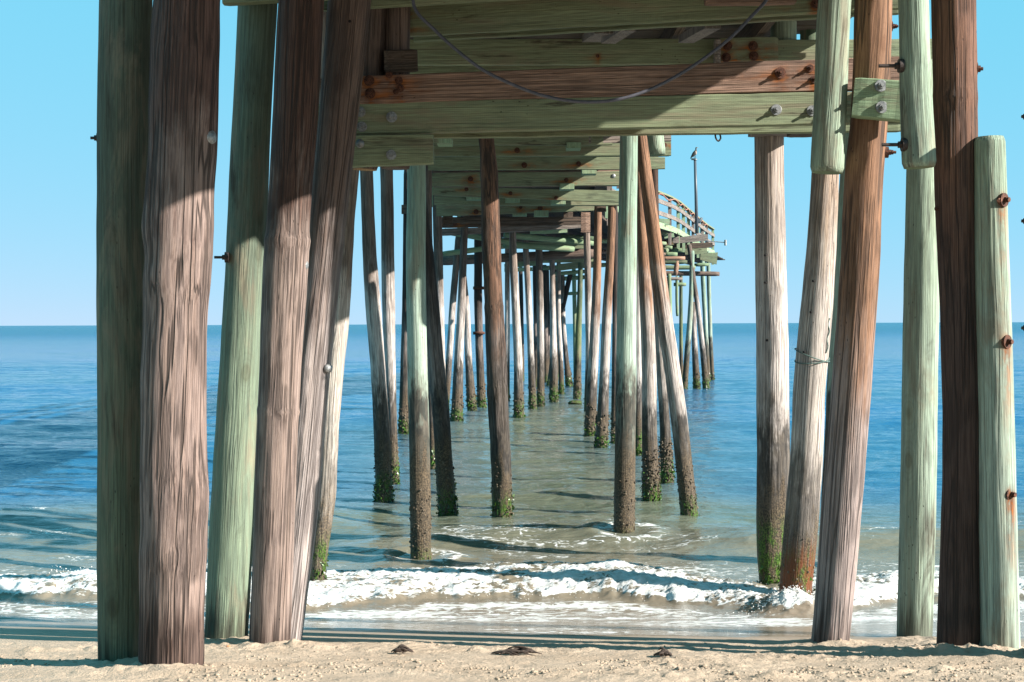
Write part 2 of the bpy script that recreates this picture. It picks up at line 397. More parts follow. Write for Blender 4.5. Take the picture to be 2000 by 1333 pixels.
class MB:
    """collects small shapes into one mesh (world coordinates)"""
    def __init__(s): s.v = []; s.f = []; s.n = 0
    def add(s, V, Fc):
        V = np.asarray(V, float)
        s.v.append(V); s.f += [tuple(i + s.n for i in f) for f in Fc]; s.n += len(V)
    def box(s, c, ax, ay, az):
        c, ax, ay, az = map(np.array, (c, ax, ay, az))
        V = [c + i * ax + j * ay + k * az for i in (-1, 1) for j in (-1, 1) for k in (-1, 1)]
        s.add(V, [(0, 1, 3, 2), (4, 6, 7, 5), (0, 4, 5, 1), (2, 3, 7, 6), (0, 2, 6, 4), (1, 5, 7, 3)])
    def bar(s, a, b, w, h, up=(0, 0, 1)):
        a, b = Vector(a), Vector(b)
        d = (b - a); L = d.length; d.normalize()
        u = Vector(up); sd = d.cross(u).normalized(); u = sd.cross(d).normalized()
        s.box((a + b) / 2, d * L / 2, sd * w / 2, u * h / 2)
    def tube(s, pts, rad, n=8, cap=True):
        pts = [Vector(p) for p in pts]
        if not hasattr(rad, '__len__'): rad = [rad] * len(pts)
        prev = None; V = []; Fc = []
        for i, p in enumerate(pts):
            t = (pts[min(i + 1, len(pts) - 1)] - pts[max(i - 1, 0)]).normalized()
            if prev is None:
                a = Vector((1, 0, 0)) if abs(t.x) < 0.8 else Vector((0, 1, 0))
                prev = (a - t * a.dot(t)).normalized()
            prev = (prev - t * prev.dot(t)).normalized()
            b = t.cross(prev)
            for k in range(n):
                an = 2 * math.pi * k / n
                V.append(p + prev * math.cos(an) * rad[i] + b * math.sin(an) * rad[i])
        for i in range(len(pts) - 1):
            for k in range(n):
                k2 = (k + 1) % n
                Fc.append((i * n + k, i * n + k2, (i + 1) * n + k2, (i + 1) * n + k))
        if cap:
            Fc.append(tuple(range(n - 1, -1, -1))); Fc.append(tuple((len(pts) - 1) * n + k for k in range(n)))
        s.add([tuple(v) for v in V], Fc)
    def ball(s, c, r, sq=(1, 1, 1), nu=8, nv=6, jit=0.0):
        V = [(0, 0, 1)]; Fc = []
        for j in range(1, nv):
            th = math.pi * j / nv
            for i in range(nu):
                ph = 2 * math.pi * i / nu
                V.append((math.sin(th) * math.cos(ph), math.sin(th) * math.sin(ph), math.cos(th)))
        V.append((0, 0, -1)); V = np.array(V)
        V = V * (1 + jit * rng.uniform(-1, 1, (len(V), 1)))
        for i in range(nu):
            Fc.append((0, 1 + i, 1 + (i + 1) % nu))
            Fc.append((len(V) - 1, 1 + (nv - 2) * nu + (i + 1) % nu, 1 + (nv - 2) * nu + i))
        for j in range(nv - 2):
            for i in range(nu):
                a = 1 + j * nu + i; b = 1 + j * nu + (i + 1) % nu
                Fc.append((a, a + nu, b + nu, b))
        s.add(V * np.array(sq) * r + np.array(c), Fc)
    def build(s, name, mat, parent=None, M4=None, smooth=True):
        return mesh_obj(name, np.concatenate(s.v), s.f, mat, parent, M4, smooth)

def spline(P, n):
    """Catmull-Rom through rows of P -> n rows"""
    P = np.asarray(P, float)
    if len(P) == 2:
        t = np.linspace(0, 1, n)[:, None]
        return P[0] * (1 - t) + P[1] * t
    L = np.r_[0, np.cumsum(np.linalg.norm(np.diff(P[:, :3], axis=0), axis=1))]
    q = np.linspace(0, L[-1], n)
    out = np.empty((n, P.shape[1]))
    m = np.gradient(P, L, axis=0)
    i = np.clip(np.searchsorted(L, q, 'right') - 1, 0, len(L) - 2)
    h = (L[i + 1] - L[i])[:, None]; t = ((q - L[i]) / h[:, 0])[:, None]
    out = ((2 * t**3 - 3 * t**2 + 1) * P[i] + (t**3 - 2 * t**2 + t) * h * m[i] + (-2 * t**3 + 3 * t**2) * P[i + 1] + (t**3 - t**2) * h * m[i + 1])
    return out

def frame_for(a, b):
    """matrix with origin a and local Z along a->b"""
    z = (b - a).normalized()
    x = Vector((1, 0, 0)); x = (x - z * x.dot(z))
    if x.length < 0.3: x = Vector((0, 1, 0)); x = (x - z * x.dot(z))
    x.normalize(); y = z.cross(x)
    m = Matrix((x, y, z)).transposed().to_4x4(); m.translation = a
    return m

def round_timber(name, P, mat, parent=None, lump=0.02, groove=0.004, seg=24, step=0.08, rings=(), seed=0, bolts=(), endmat=None, taper_end=0.01):
    """P rows (x,y,z,r) from foot to head, world coordinates"""
    P = np.asarray(P, float)
    Ltot = np.linalg.norm(np.diff(P[:, :3], axis=0), axis=1).sum()
    n = max(4, int(Ltot / step))
    Q = spline(P, n)
    M4 = frame_for(Vector(Q[0, :3]), Vector(Q[-1, :3]))
    X = np.array(M4.to_3x3().col[0]); Y = np.array(M4.to_3x3().col[1])
    th = np.linspace(0, 2 * math.pi, seg, endpoint=False)
    s = np.linspace(0, Ltot, n)
    S_, T_ = np.meshgrid(s, th, indexing='ij')
    cx, cy = np.cos(T_), np.sin(T_)
    o = seed * 17.3
    rr = Q[:, 3][:, None] * (1 + lump * vnoise(cx * 1.3 + o, cy * 1.3 + o, S_ * 1.4 + o, s=3) * 2
                             + lump * vnoise(cx * 3 + o, cy * 3, S_ * 5 + o, s=5))
    rr = rr - groove * np.clip(vnoise(cx * 9 + o, cy * 9, S_ * 1.2, s=9), 0, 1)
    for (sz, amp, wd) in rings:
        rr = rr + amp * np.exp(-((S_ - sz) / wd) ** 2) * (0.8 + 0.4 * vnoise(cx * 2 + o, cy * 2, s=4))
    rr[0] -= taper_end; rr[-1] -= taper_end
    wob = lump * 0.35 * Q[:, 3].mean()
    cxo = wob * vnoise(s * 1.1 + o, s * 0, s=21) * 2; cyo = wob * vnoise(s * 1.1 + o, s * 0 + 5, s=22) * 2
    C = Q[:, :3] + cxo[:, None] * X + cyo[:, None] * Y
    V = C[:, None, :] + rr[..., None] * (cx[..., None] * X + cy[..., None] * Y)
    V = V.reshape(-1, 3)
    fs = []
    i = np.arange(n - 1)[:, None]; k = np.arange(seg)[None]
    k2 = (k + 1) % seg
    q = np.stack([i * seg + k, i * seg + k2, (i + 1) * seg + k2, (i + 1) * seg + k], -1).reshape(-1, 4)
    faces = [tuple(f) for f in q]
    # ends: inner ring + centre
    extra = []; base = len(V)
    for e, row in ((0, 0), (1, n - 1)):
        c = C[row]; b0 = base + len(extra)
        inner = c + 0.55 * (V[row * seg:(row + 1) * seg] - c)
        extra += list(inner); extra.append(c)
        for k in range(seg):
            a, b = row * seg + k, row * seg + (k + 1) % seg
            a2, b2 = b0 + k, b0 + (k + 1) % seg
            if e: faces += [(a, b, b2, a2), (a2, b2, b0 + seg)]
            else: faces += [(b, a, a2, b2), (b2, a2, b0 + seg)]
    V = np.vstack([V, extra])
    nside = len(q)
    fm = np.zeros(len(faces), int)
    if endmat is not None: fm[nside:] = 1
    sm = np.ones(len(faces), bool); sm[nside:] = False
    rust = np.zeros(len(V))
    for (p, size) in bolts:
        dv = V - np.array(p)
        h = np.hypot(dv[:, 0], dv[:, 1]); z = dv[:, 2]
        rust = np.maximum(rust, np.exp(-(h / (size * 1.3)) ** 2) * np.where(z > 0, np.exp(-(z / (size * 1.2)) ** 2), np.exp(z / (size * 9))))
    return mesh_obj(name, V, faces, mat, parent, M4, sm, {'rust': rust}, mats=[mat] + ([endmat] if endmat else []), fmat=fm)

def bolt(parent, p, nrm, r=0.02, kind='rust', rod=0.03, dome=False, washer=1.9):
    """washer, hex nut and threaded end, pointing along nrm from point p on the timber"""
    nrm = Vector(nrm).normalized(); p = Vector(p)
    mb = MB()
    a = Vector((0, 0, 1)) if abs(nrm.z) < 0.9 else Vector((1, 0, 0))
    mat = M['rust'] if kind == 'rust' else (M['zinc'] if kind == 'zinc' else M['steel_dark'])
    if dome:
        rr = [r * washer, r * washer * 0.98, r * washer * 0.8, r * washer * 0.45, 0.001]
        mb.tube([p - nrm * 0.03, p + nrm * 0.004, p + nrm * 0.010, p + nrm * 0.016, p + nrm * 0.018], rr, 20)
        return mb.build('bolt', mat, parent, smooth=False)
    mb.tube([p - nrm * 0.02, p + nrm * 0.006, p + nrm * 0.0065], [r * washer, r * washer, r * washer * 0.96], 20)
    b = mb.build('bolt', mat, parent, smooth=False)
    mn = MB()
    mn.tube([p + nrm * 0.0065, p + nrm * (0.0065 + r * 0.9)], r, 6)
    mn.tube([p + nrm * (0.0065 + r * 0.85), p + nrm * (0.0065 + r * 0.9 + rod)], r * 0.5, 10)
    if kind == 'rust' and random.random() < 0.6:
        mn.tube([p + nrm * (0.01 + r * 0.9), p + nrm * (0.01 + r * 1.4)], r * 0.85, 6)
    mn.build('nut', mat if kind != 'zinc' else M['zinc'], b, smooth=False)
    return b

# ------------------------------------------------------------------ beach profile
def sand_z(x, y):
    x = np.asarray(x, float); y = np.asarray(y, float)
    z = np.interp(y, [-400, -40, -5, 4, 6.76, 7.4, 9.05, 11.0, 12.5, 20, 60], [6, 3.5, 1.6, 0.9, 0.61, 0.52, 0.285, 0.03, -0.14, -0.9, -3.0])
    return z


PIER_ORIGIN = Vector((0.4, 9.3, 0.3))
pier = empty('pier', PIER_ORIGIN, 'wooden fishing pier of bolted planks and logs reaching out over the sea on pilings', 'pier')

GROUP = 'round timber pilings carrying the pier'
pil_i = [0]
def piling(label, d, pts, mat, d_top=None, up=None, down=0.6, weed=0, barn=0, lump=0.02, groove=0.004, rings=(), name='piling', endmat=None, rust=(), group=GROUP):
    """pts: (px, py, width px) from head to foot at depth d"""
    pil_i[0] += 1
    n = len(pts)
    rows = []
    y0, y1 = pts[0][1], pts[-1][1]
    for (px, py, wpx) in pts:
        t = (y1 - py) / (y1 - y0)
        dd = d if d_top is None else d + (d_top - d) * t
        p = at(px, py, dd)
        rows.append((p.x, p.y, p.z, wpx * 0.5 * dd / F))
    rows = rows[::-1]
    a, b = np.array(rows[0]), np.array(rows[1])
    if down:
        dr = (a - b)[:3]; dr /= np.linalg.norm(dr)
        e = a.copy(); e[:3] += dr * down
        rows.insert(0, tuple(e))
    if up is not None:   # world height of the head
        a, b = np.array(rows[-1]), np.array(rows[-2])
        dr = (a - b)[:3] / abs((a - b)[2])
        if up > a[2] + 0.05:
            e = a.copy(); e[:3] += dr * (up - a[2]); rows.append(tuple(e))
    near = d < 10
    seg = 48 if near else (28 if d < 22 else 16)
    o = round_timber(name, rows, mat, None, lump, groove, seg, 0.03 if near else (0.06 if d < 22 else 0.12), rings, pil_i[0], rust, endmat)
    props(o, label, 'piling', group)
    fx, fy, fz, fr = rows[1] if down else rows[0]
    ax = (np.array(rows[2 if down else 1][:3]) - np.array((fx, fy, fz)))
    ax = ax / ax[2]
    if weed:
        mb = []; fc = []
        nn = int(weed * (420 if d < 22 else 160))
        hmax = 0.42
        th = rng.uniform(0, 2 * math.pi, nn)
        zz = -0.06 + hmax * rng.beta(1.1, 1.9, nn) * (1 + 0.25 * np.sin(th * 2 + pil_i[0]))
        for t_, z_ in zip(th, zz):
            c = np.array((fx, fy, fz)) + ax * z_ + np.array((math.cos(t_), math.sin(t_), 0)) * (fr + rng.uniform(-0.004, 0.018))
            s_ = rng.uniform(0.005, 0.013) * (1.0 if d < 22 else 1.5)
            dv = rng.normal(0, 1, (4, 3)) * s_ * np.array((1, 1, 1.3))
            dv[:, 2] -= s_ * 0.6
            b0 = len(mb) * 4
            mb.append(c + dv)
            fc.append((b0, b0 + 1, b0 + 2)); fc.append((b0, b0 + 2, b0 + 3)); fc.append((b0, b0 + 1, b0 + 3))
        props(mesh_obj('seaweed', np.concatenate(mb), fc, M['weed'], o, smooth=False), kind='stuff')
    if barn:
        m2 = MB()
        nn = int(barn * (260 if d < 22 else 90))
        th = rng.uniform(0, 2 * math.pi, nn); zz = rng.beta(1.2, 1.6, nn) * 0.75 - 0.05
        for t_, z_ in zip(th, zz):
            c = np.array((fx, fy, fz)) + ax * z_ + np.array((math.cos(t_), math.sin(t_), 0)) * (fr * 0.99)
            m2.ball(c, rng.uniform(0.006, 0.014) * (1 if d < 22 else 1.7), (1, 1, 1), 5, 4, 0.25)
        props(m2.build('barnacles', M['barnacle'], o, smooth=False), kind='stuff')
    return o

# ------------------------------------------------------------------ near pilings
A1 = piling('dark green piling half hidden behind the widest brown piling, its foot in dry sand', 7.68,
    [(246, 0, 100), (240, 250, 100), (239, 500, 98), (238, 800, 94), (237, 1050, 92), (238, 1300, 92)], M['dgreen'], up=5.0, lump=0.012, groove=0.003)
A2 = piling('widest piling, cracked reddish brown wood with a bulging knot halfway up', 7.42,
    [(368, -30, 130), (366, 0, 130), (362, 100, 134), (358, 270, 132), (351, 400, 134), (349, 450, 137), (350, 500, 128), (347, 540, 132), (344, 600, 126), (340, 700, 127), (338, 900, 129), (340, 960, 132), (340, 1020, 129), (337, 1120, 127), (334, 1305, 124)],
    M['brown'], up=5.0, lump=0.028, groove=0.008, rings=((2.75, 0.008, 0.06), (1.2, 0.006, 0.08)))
A3 = piling('leaning green piling with one dark side, on the sand just right of the widest piling', 9.28,
    [(504, 0, 76), (491, 250, 75), (480, 500, 78), (467, 750, 80), (454, 1000, 86), (441, 1257, 84)], M['mgreen'], up=4.6, lump=0.015, groove=0.003)
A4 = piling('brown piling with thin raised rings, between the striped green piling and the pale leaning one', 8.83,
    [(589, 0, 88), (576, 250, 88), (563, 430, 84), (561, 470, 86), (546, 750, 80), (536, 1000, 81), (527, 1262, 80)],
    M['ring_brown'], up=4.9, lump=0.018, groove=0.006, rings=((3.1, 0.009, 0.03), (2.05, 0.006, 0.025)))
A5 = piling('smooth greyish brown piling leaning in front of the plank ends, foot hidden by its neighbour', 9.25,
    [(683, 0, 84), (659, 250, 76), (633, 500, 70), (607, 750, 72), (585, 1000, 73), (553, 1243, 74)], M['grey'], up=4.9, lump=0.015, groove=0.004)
A6 = piling('bleached piling with a ragged, eaten foot in the surf, behind the smooth greyish brown one', 12.5,
    [(674, 330, 54), (668, 450, 50), (660, 600, 46), (648, 750, 42), (639, 850, 42), (630, 1000, 42), (622, 1080, 36), (618, 1150, 30)],
    wood('bleached_timber_eaten_foot', (0.26, 0.2, 0.16), (0.62, 0.56, 0.5), 2.2, 3.0, tide=1.3, algae=0.5, crack=0.6, patch=0.5, black=0.6), up=4.5, lump=0.05, weed=0.8, barn=1.2)

B1 = piling('pale bleached piling with a black and mossy green lower half, standing in the surf', 12.6,
    [(1502, 255, 57), (1505, 500, 59), (1509, 750, 64), (1510, 900, 64), (1508, 1000, 62), (1505, 1080, 52), (1503, 1143, 38)],
    M['white_weed'], up=4.5, lump=0.02, weed=0.4, barn=0.8)
B2 = piling('bleached piling with green cord tied round it and a wet orange foot', 11.7,
    [(1612, 330, 54), (1603, 500, 58), (1593, 630, 62), (1582, 750, 61), (1575, 900, 64), (1567, 1000, 65), (1551, 1185, 63)],
    M['white_rust'], up=4.4, lump=0.02, weed=0.25, barn=0.3)
B2b = piling('green piling showing as a thin strip behind the lit brown leaning piling', 13.5,
    [(1668, 330, 52), (1650, 600, 52), (1634, 900, 52), (1626, 1075, 52)], M['green_tide'], up=4.4)
B3 = piling('brown piling with drilled holes near its head, greying downwards, plank bolted across it', 8.8,
    [(1706, 0, 72), (1698, 230, 73), (1687, 350, 75), (1681, 500, 74), (1663, 750, 76), (1644, 1000, 77), (1621, 1256, 73)],
    M['brown_grey'], up=4.9, lump=0.018, groove=0.005)
B4 = piling('hanging green piling stub crossed by a shadow, beside the leaning brown piling with drilled holes', 8.72,
    [(1633, -20, 62), (1631, 0, 63), (1622, 200, 63), (1615, 338, 65)], M['lgreen'], up=4.9, down=0, lump=0.01, groove=0.002, endmat=M['log_green'], group='sawn-off hanging piling stubs')
B5 = piling('hanging pale green piling stub with a split knot, ending above the stained green piling', 7.95,
    [(1783, -20, 58), (1784, 0, 58), (1790, 200, 60), (1796, 328, 64)], M['lgreen'], up=4.9, down=0, lump=0.02, groove=0.004, endmat=M['log_green'], group='sawn-off hanging piling stubs')
B6 = piling('pale green piling with black stains halfway up, below the split-knot stub', 9.35,
    [(1801, 200, 58), (1801, 330, 60), (1801, 500, 67), (1796, 750, 68), (1793, 1000, 69), (1786, 1256, 68)], M['lgreen_stain'], up=4.0, lump=0.012, groove=0.002)
B7 = piling('dark brown piling with a split foot, standing tight behind the short pale green post', 8.2,
    [(1863, 0, 86), (1865, 150, 84), (1868, 400, 82), (1875, 600, 76), (1881, 900, 78), (1877, 1100, 80), (1873, 1267, 84)],
    M['dark_brown'], up=4.9, lump=0.02, groove=0.007, rings=((3.75, 0.006, 0.04),))
B8 = piling('short pale green post with three rusty washers, its flat top ending in the sky', 8.1,
    [(1933, 268, 60), (1937, 500, 65), (1944, 750, 68), (1948, 1000, 73), (1954, 1268, 75)], M['lgreen'], lump=0.012, groove=0.003, endmat=M['log_green'],
    rust=[(at(1962, 391, 8.0), 0.03), (at(1970, 668, 8.0), 0.03), (at(1976, 966, 8.0), 0.03)])
B9 = piling('piling beside the short pale green post, only its dark bolt ends in view', 7.7,
    [(2052, 190, 88), (2052, 600, 88), (2054, 1288, 88)], M['brown_grey'])

# bolts on near pilings
bolt(A1, at(192, 270, 7.72), (-1, -0.1, 0), 0.016, 'dark', 0.02)
bolt(A2, at(411, 268, 7.36), (0.75, -0.65, 0), 0.02, 'zinc', dome=True)
bolt(A3, at(441, 503, 9.17), (-1, -0.1, 0), 0.018, 'dark', 0.05)
bolt(A4, at(594, 518, 8.80), (0.75, -0.65, 0), 0.018, 'zinc', dome=True)
bolt(A5, at(641, 720, 9.18), (0.6, -0.8, 0), 0.016, 'zinc', dome=True)
bolt(B3, at(1733, 298, 8.78), (1, -0.1, 0), 0.018, 'rust', 0.03)
bolt(B3, at(1741, 52, 8.78), (1, -0.1, 0), 0.016, 'rust', 0.02)
bolt(B5, at(1757, 129, 7.93), (-1, 0, 0), 0.02, 'dark', 0.09)
bolt(B5, at(1763, 283, 7.93), (-1, 0, 0), 0.02, 'dark', 0.09)
bolt(B7, at(1906, 135, 8.18), (1, -0.1, 0), 0.02, 'rust', 0.015)
bolt(B7, at(1836, 408, 8.18), (-1, -0.1, 0), 0.014, 'rust', 0.01)
for py, pxx in ((391, 1961), (668, 1967), (966, 1973)):
    bolt(B8, at(pxx, py, 8.018), (0.62, -0.78, 0), 0.017, 'rust', 0.010, washer=2.3)
mbp = MB(); p_ = at(1951, 392, 8.012); mbp.tube([p_ + Vector((0, 0.03, 0)), p_ + Vector((-0.002, -0.02, 0))], 0.012, 12); mbp.build('peg', M['orange'], B8)
for py in (228, 432, 641):
    bolt(B9, at(2008, py, 7.68), (-1, 0, 0), 0.018, 'dark', 0.012)
def hole_on(parent, px, py, d, r=0.010):
    m_ = MB(); p = at(px, py, d); m_.tube([p + Vector((0, 0.02, 0)), p + Vector((0, -0.002, 0))], r, 12); m_.build('bolt_hole', M['hole'], parent)
for (px, py) in ((1701, 8), (1699, 28), (1703, 60), (1707, 84)):
    hole_on(B3, px, py, 8.70, 0.009)
hole_on(A5, 683, 42, 9.115, 0.009)
for (px, py) in ((1495, 499), (1495, 552), (1498, 665)):
    hole_on(B1, px, py, 12.475, 0.011)
for (px, py) in ((1589, 549), (1584, 610), (1571, 688)):
    hole_on(B2, px, py, 11.573, 0.010)

# ------------------------------------------------------------------ mid pilings
C1 = piling('grey speckled piling with weedy foot, first one right of the ragged-footed piling', 18.6,
    [(715, 300, 25), (716, 340, 25), (722, 500, 27), (729, 600, 30), (737, 700, 29), (743, 800, 31), (748, 900, 33), (750, 980, 35)], M['grey_tide'], up=4.6, weed=1, barn=0.6, lump=0.03)
C2 = piling('brown-topped grey piling just behind the grey speckled piling', 20.8,
    [(754, 300, 25), (755, 340, 25), (759, 600, 25), (765, 800, 19), (770, 942, 19)], M['grey_tide'], up=4.6, weed=0.8, barn=0.6)
C3 = piling('thin dark piling with a weedy foot showing left of the smooth green piling', 30,
    [(797, 330, 17), (794, 600, 18), (788, 847, 20)], M['dark_tide'], up=4.6, weed=1, barn=1)
C4 = piling('smooth mint green piling fading to a brown wet foot in the shallows', 14.15,
    [(812, 300, 36), (813, 325, 36), (812, 500, 39), (815, 700, 39), (820, 900, 41), (822, 1088, 42)], M['green_tide'], up=4.5, barn=0.5, lump=0.012)
C5 = piling('almost black leaning piling right against the smooth mint green piling', 17.4,
    [(812, 300, 30), (820, 400, 30), (832, 500, 31), (842, 600, 32), (850, 700, 33), (860, 800, 34), (867, 900, 34), (875, 1003, 36)], M['dark_tide'], up=4.6, weed=0.9, barn=0.6)
C6 = piling('slim brown piling squeezed between the mint green piling and the black leaning one', 22.4,
    [(836, 320, 14), (838, 500, 15), (842, 700, 16), (846, 919, 18)], M['grey_tide'], up=4.6, weed=1)
C7 = piling('slim dark-headed piling bleached below, at the left end of the row of green planks', 30,
    [(852, 320, 18), (856, 500, 18), (860, 650, 17), (866, 847, 18)], M['grey_tide'], up=4.6, weed=1, barn=0.6)
D1 = piling('left-leaning outer leg of the splayed trio of grey pilings under the pier', 38,
    [(896, 460, 13), (884, 600, 13), (874, 750, 13), (870, 803, 14)], M['grey_tide'], up=4.7, weed=1)
D2 = piling('middle leg of the splayed trio of grey pilings, its foot thick with weed', 33,
    [(906, 480, 14), (901, 600, 16), (896, 700, 18), (892, 828, 24)], M['grey_tide'], up=4.6, weed=1.4, barn=1)
D3 = piling('right-leaning leg of the splayed trio of grey pilings', 38,
    [(903, 520, 12), (911, 600, 13), (915, 700, 14), (922, 803, 19)], M['grey_tide'], up=4.6, weed=1.3, barn=1)
D4 = piling('dark piling wearing two rusty iron bands', 39.2,
    [(934, 480, 16), (934, 600, 16), (937, 700, 15), (941, 797, 17)], M['dark_tide'], up=4.7, weed=1.3, barn=1)
for py in (563, 651):
    mb = MB(); a = at(934.5, py - 3, 39.2); b = at(934.5, py + 3, 39.2); mb.tube([a, b], 0.15, 20); mb.bar(at(925, py, 39.05), at(947, py, 39.05), 0.06, 0.05); mb.build('iron_band', M['rust'], D4)
D5 = piling('crooked rough piling of black and brown wood standing alone in mid-water', 17.1,
    [(948, 260, 31), (950, 280, 31), (955, 350, 35), (958, 400, 35), (960, 470, 36), (963, 550, 37), (966, 620, 38), (970, 720, 38), (973, 800, 38), (978, 900, 40), (982, 1010, 40)],
    M['rough_tide'], up=4.6, lump=0.06, groove=0.008, weed=0.6, barn=0.5, rings=((3.1, 0.01, 0.05), (2.1, 0.012, 0.07)))
D6 = piling('thin bleached piling mostly hidden behind the crooked rough piling', 43,
    [(991, 520, 10), (991, 600, 10), (990, 782, 11)], M['white_tide'], up=4.7, weed=1)
D7 = piling('pale bowed piling just right of the crooked rough piling', 34,
    [(1001, 455, 14), (1003, 520, 15), (1007, 600, 16), (1012, 700, 17), (1013, 823, 21)], M['white_tide'], up=4.6, weed=1.2, barn=1)
D8 = piling('pale knotty piling, second one right of the crooked rough piling', 38,
    [(1028, 505, 12), (1033, 600, 12), (1037, 700, 13), (1041, 803, 16)], M['white_tide'], up=4.6, weed=1.2, barn=1)
D9 = piling('brown-headed knotty piling, third one right of the crooked rough piling', 40,
    [(1053, 500, 14), (1055, 600, 14), (1056, 700, 14), (1056, 794, 15)], M['grey_tide'], up=4.6, weed=1.2, barn=1)
D10 = piling('straight pale piling, fourth one right of the crooked rough piling', 42.5,
    [(1078, 500, 11), (1080, 620, 12), (1082, 784, 17)], M['white_tide'], up=4.6, weed=1.2, barn=1)
D11 = piling('thin pale piling close beside the fourth pale piling, bending outward', 46,
    [(1091, 540, 9), (1091, 620, 9), (1095, 700, 10), (1097, 773, 11)], M['white_tide'], up=4.3, weed=1)
D12 = piling('dark piling slanting steeply inward at the far end of the inner row', 53,
    [(1113, 540, 10), (1097, 610, 10), (1082, 690, 10), (1072, 755, 10)], M['dark_tide'], up=4.2, weed=1)
D12b = piling('grey piling slanting outward, its weedy foot at the far end of the inner row', 53,
    [(1099, 560, 9), (1101, 640, 9), (1106, 700, 10), (1112, 755, 14)], M['grey_tide'], up=4.2, weed=1.3, barn=1)
D13 = piling('olive green piling with a black foot, left of the pair of bowed brown pilings', 44,
    [(1134, 510, 9), (1133, 560, 10), (1130, 650, 12), (1127, 780, 16)], M['olive_tide'], up=4.6, barn=1.4)
D13b = piling('thin teal piling seen in the gap at the far end of the pier', 56,
    [(1121, 540, 8), (1123, 640, 8), (1124, 748, 8)], M['log_green'], up=4.5)
D14 = piling('slim bleached piling with a short block bolted at its head', 36,
    [(1144, 415, 14), (1147, 500, 13), (1149, 600, 13), (1150, 700, 13), (1147, 812, 14)], M['white_tide'], up=4.6, weed=0.8)
E1 = piling('bowed brown piling turning grey, nearly hiding the slim bleached one', 29,
    [(1168, 400, 15), (1167, 500, 16), (1164, 600, 18), (1158, 720, 20), (1152, 855, 22)], M['brown_tide'], up=4.6, weed=1, barn=1.4)
E2 = piling('bowed brown piling with knots, between the other bowed one and the pale green piling', 26.5,
    [(1195, 400, 16), (1193, 480, 16), (1186, 600, 18), (1181, 720, 19), (1174, 876, 25)], M['brown_tide'], up=4.6, weed=1, barn=1.4)
E3 = piling('dark piling peeping out left of the pale green piling', 27.5,
    [(1201, 400, 12), (1202, 600, 12), (1200, 867, 14)], M['dark_tide'], up=4.6, barn=1)
E4 = piling('smooth pale green piling with a brown wet foot ringed by ripples, in mid shallows', 15.3,
    [(1228, 240, 35), (1228, 265, 35), (1225, 500, 37), (1223, 700, 40), (1221, 900, 41), (1219, 1056, 42)], M['green_tide'], up=4.6, lump=0.012, barn=0.5)
E5 = piling('orange-brown piling leaning strongly outward to the sea, bleached halfway down', 17.2,
    [(1250, 250, 22), (1254, 280, 22), (1262, 350, 25), (1276, 450, 28), (1294, 600, 32), (1310, 700, 31), (1324, 800, 33), (1335, 900, 33), (1347, 1008, 34)],
    M['brown_tide'], up=4.6, lump=0.02, barn=0.6, weed=0.15)
E7 = piling('upright piling with brown head and grey body, close right of the pale green one', 18.7,
    [(1250, 380, 17), (1254, 450, 20), (1263, 600, 27), (1267, 700, 28), (1269, 850, 30), (1273, 977, 35)], M['brown_tide'], up=4.5, weed=0.8, barn=1.5)
E8 = piling('dark-headed piling behind the strongly leaning orange-brown one', 20.6,
    [(1277, 290, 17), (1278, 400, 17), (1283, 550, 18), (1290, 700, 19), (1298, 820, 20), (1303, 947, 26)],
    wood('dark_head_tidal', (0.09, 0.05, 0.035), (0.5, 0.44, 0.4), 2.2, 3.2, tide=1.3, algae=0.4, crack=0.8), up=4.6, weed=0.8, barn=1.5)
E9 = piling('pale piling showing as a sliver between the pale green piling and the upright grey one', 25,
    [(1247, 420, 12), (1246, 600, 13), (1247, 890, 16)], M['white_tide'], up=4.5, weed=1)
F1 = piling('green piling slanting away under the far bend of the pier', 50,
    [(1352, 490, 9), (1349, 600, 10), (1343, 680, 11), (1337, 757, 12)], M['green_tide'], up=4.5, weed=0.4)
F1b = piling('thin green piling behind the slanting one, under the far bend', 56,
    [(1330, 550, 7), (1330, 650, 7), (1331, 745, 8)], M['olive_tide'], up=4.2)
F2 = piling('grey piling with a weedy foot under the far bend, left of the dark leaning one', 50.5,
    [(1354, 590, 9), (1356, 660, 11), (1361, 759, 14)], M['grey_tide'], weed=1.2, barn=1)
F3 = piling('slim dark piling leaning outward under the far bend of the pier', 50,
    [(1346, 478, 9), (1354, 540, 9), (1364, 610, 10), (1372, 680, 11), (1380, 762, 13)], M['grey_tide'], up=4.9, weed=1, barn=1)
F4 = piling('straight green piling under the far bend, right of the slim dark leaning one', 57,
    [(1372, 440, 9), (1372, 520, 9), (1377, 620, 9), (1383, 742, 10)], M['green_tide'], weed=0.8)
F5 = piling('outermost straight green piling under the far bend of the pier', 58,
    [(1383, 490, 8), (1384, 540, 8), (1387, 640, 8), (1391, 740, 9)], M['green_tide'], weed=0.8)
F6 = piling('short green stub hanging under the far bend, beside the orange-brown piling', 52,
    [(1307, 535, 9), (1308, 600, 9), (1309, 640, 9)], M['log_green'], down=0, group='sawn-off hanging piling stubs')
F7 = piling('short thin green stub hanging under the far bend, between its longer neighbours', 53,
    [(1322, 540, 6), (1322, 590, 6), (1323, 618, 6)], M['log_green'], down=0, group='sawn-off hanging piling stubs')
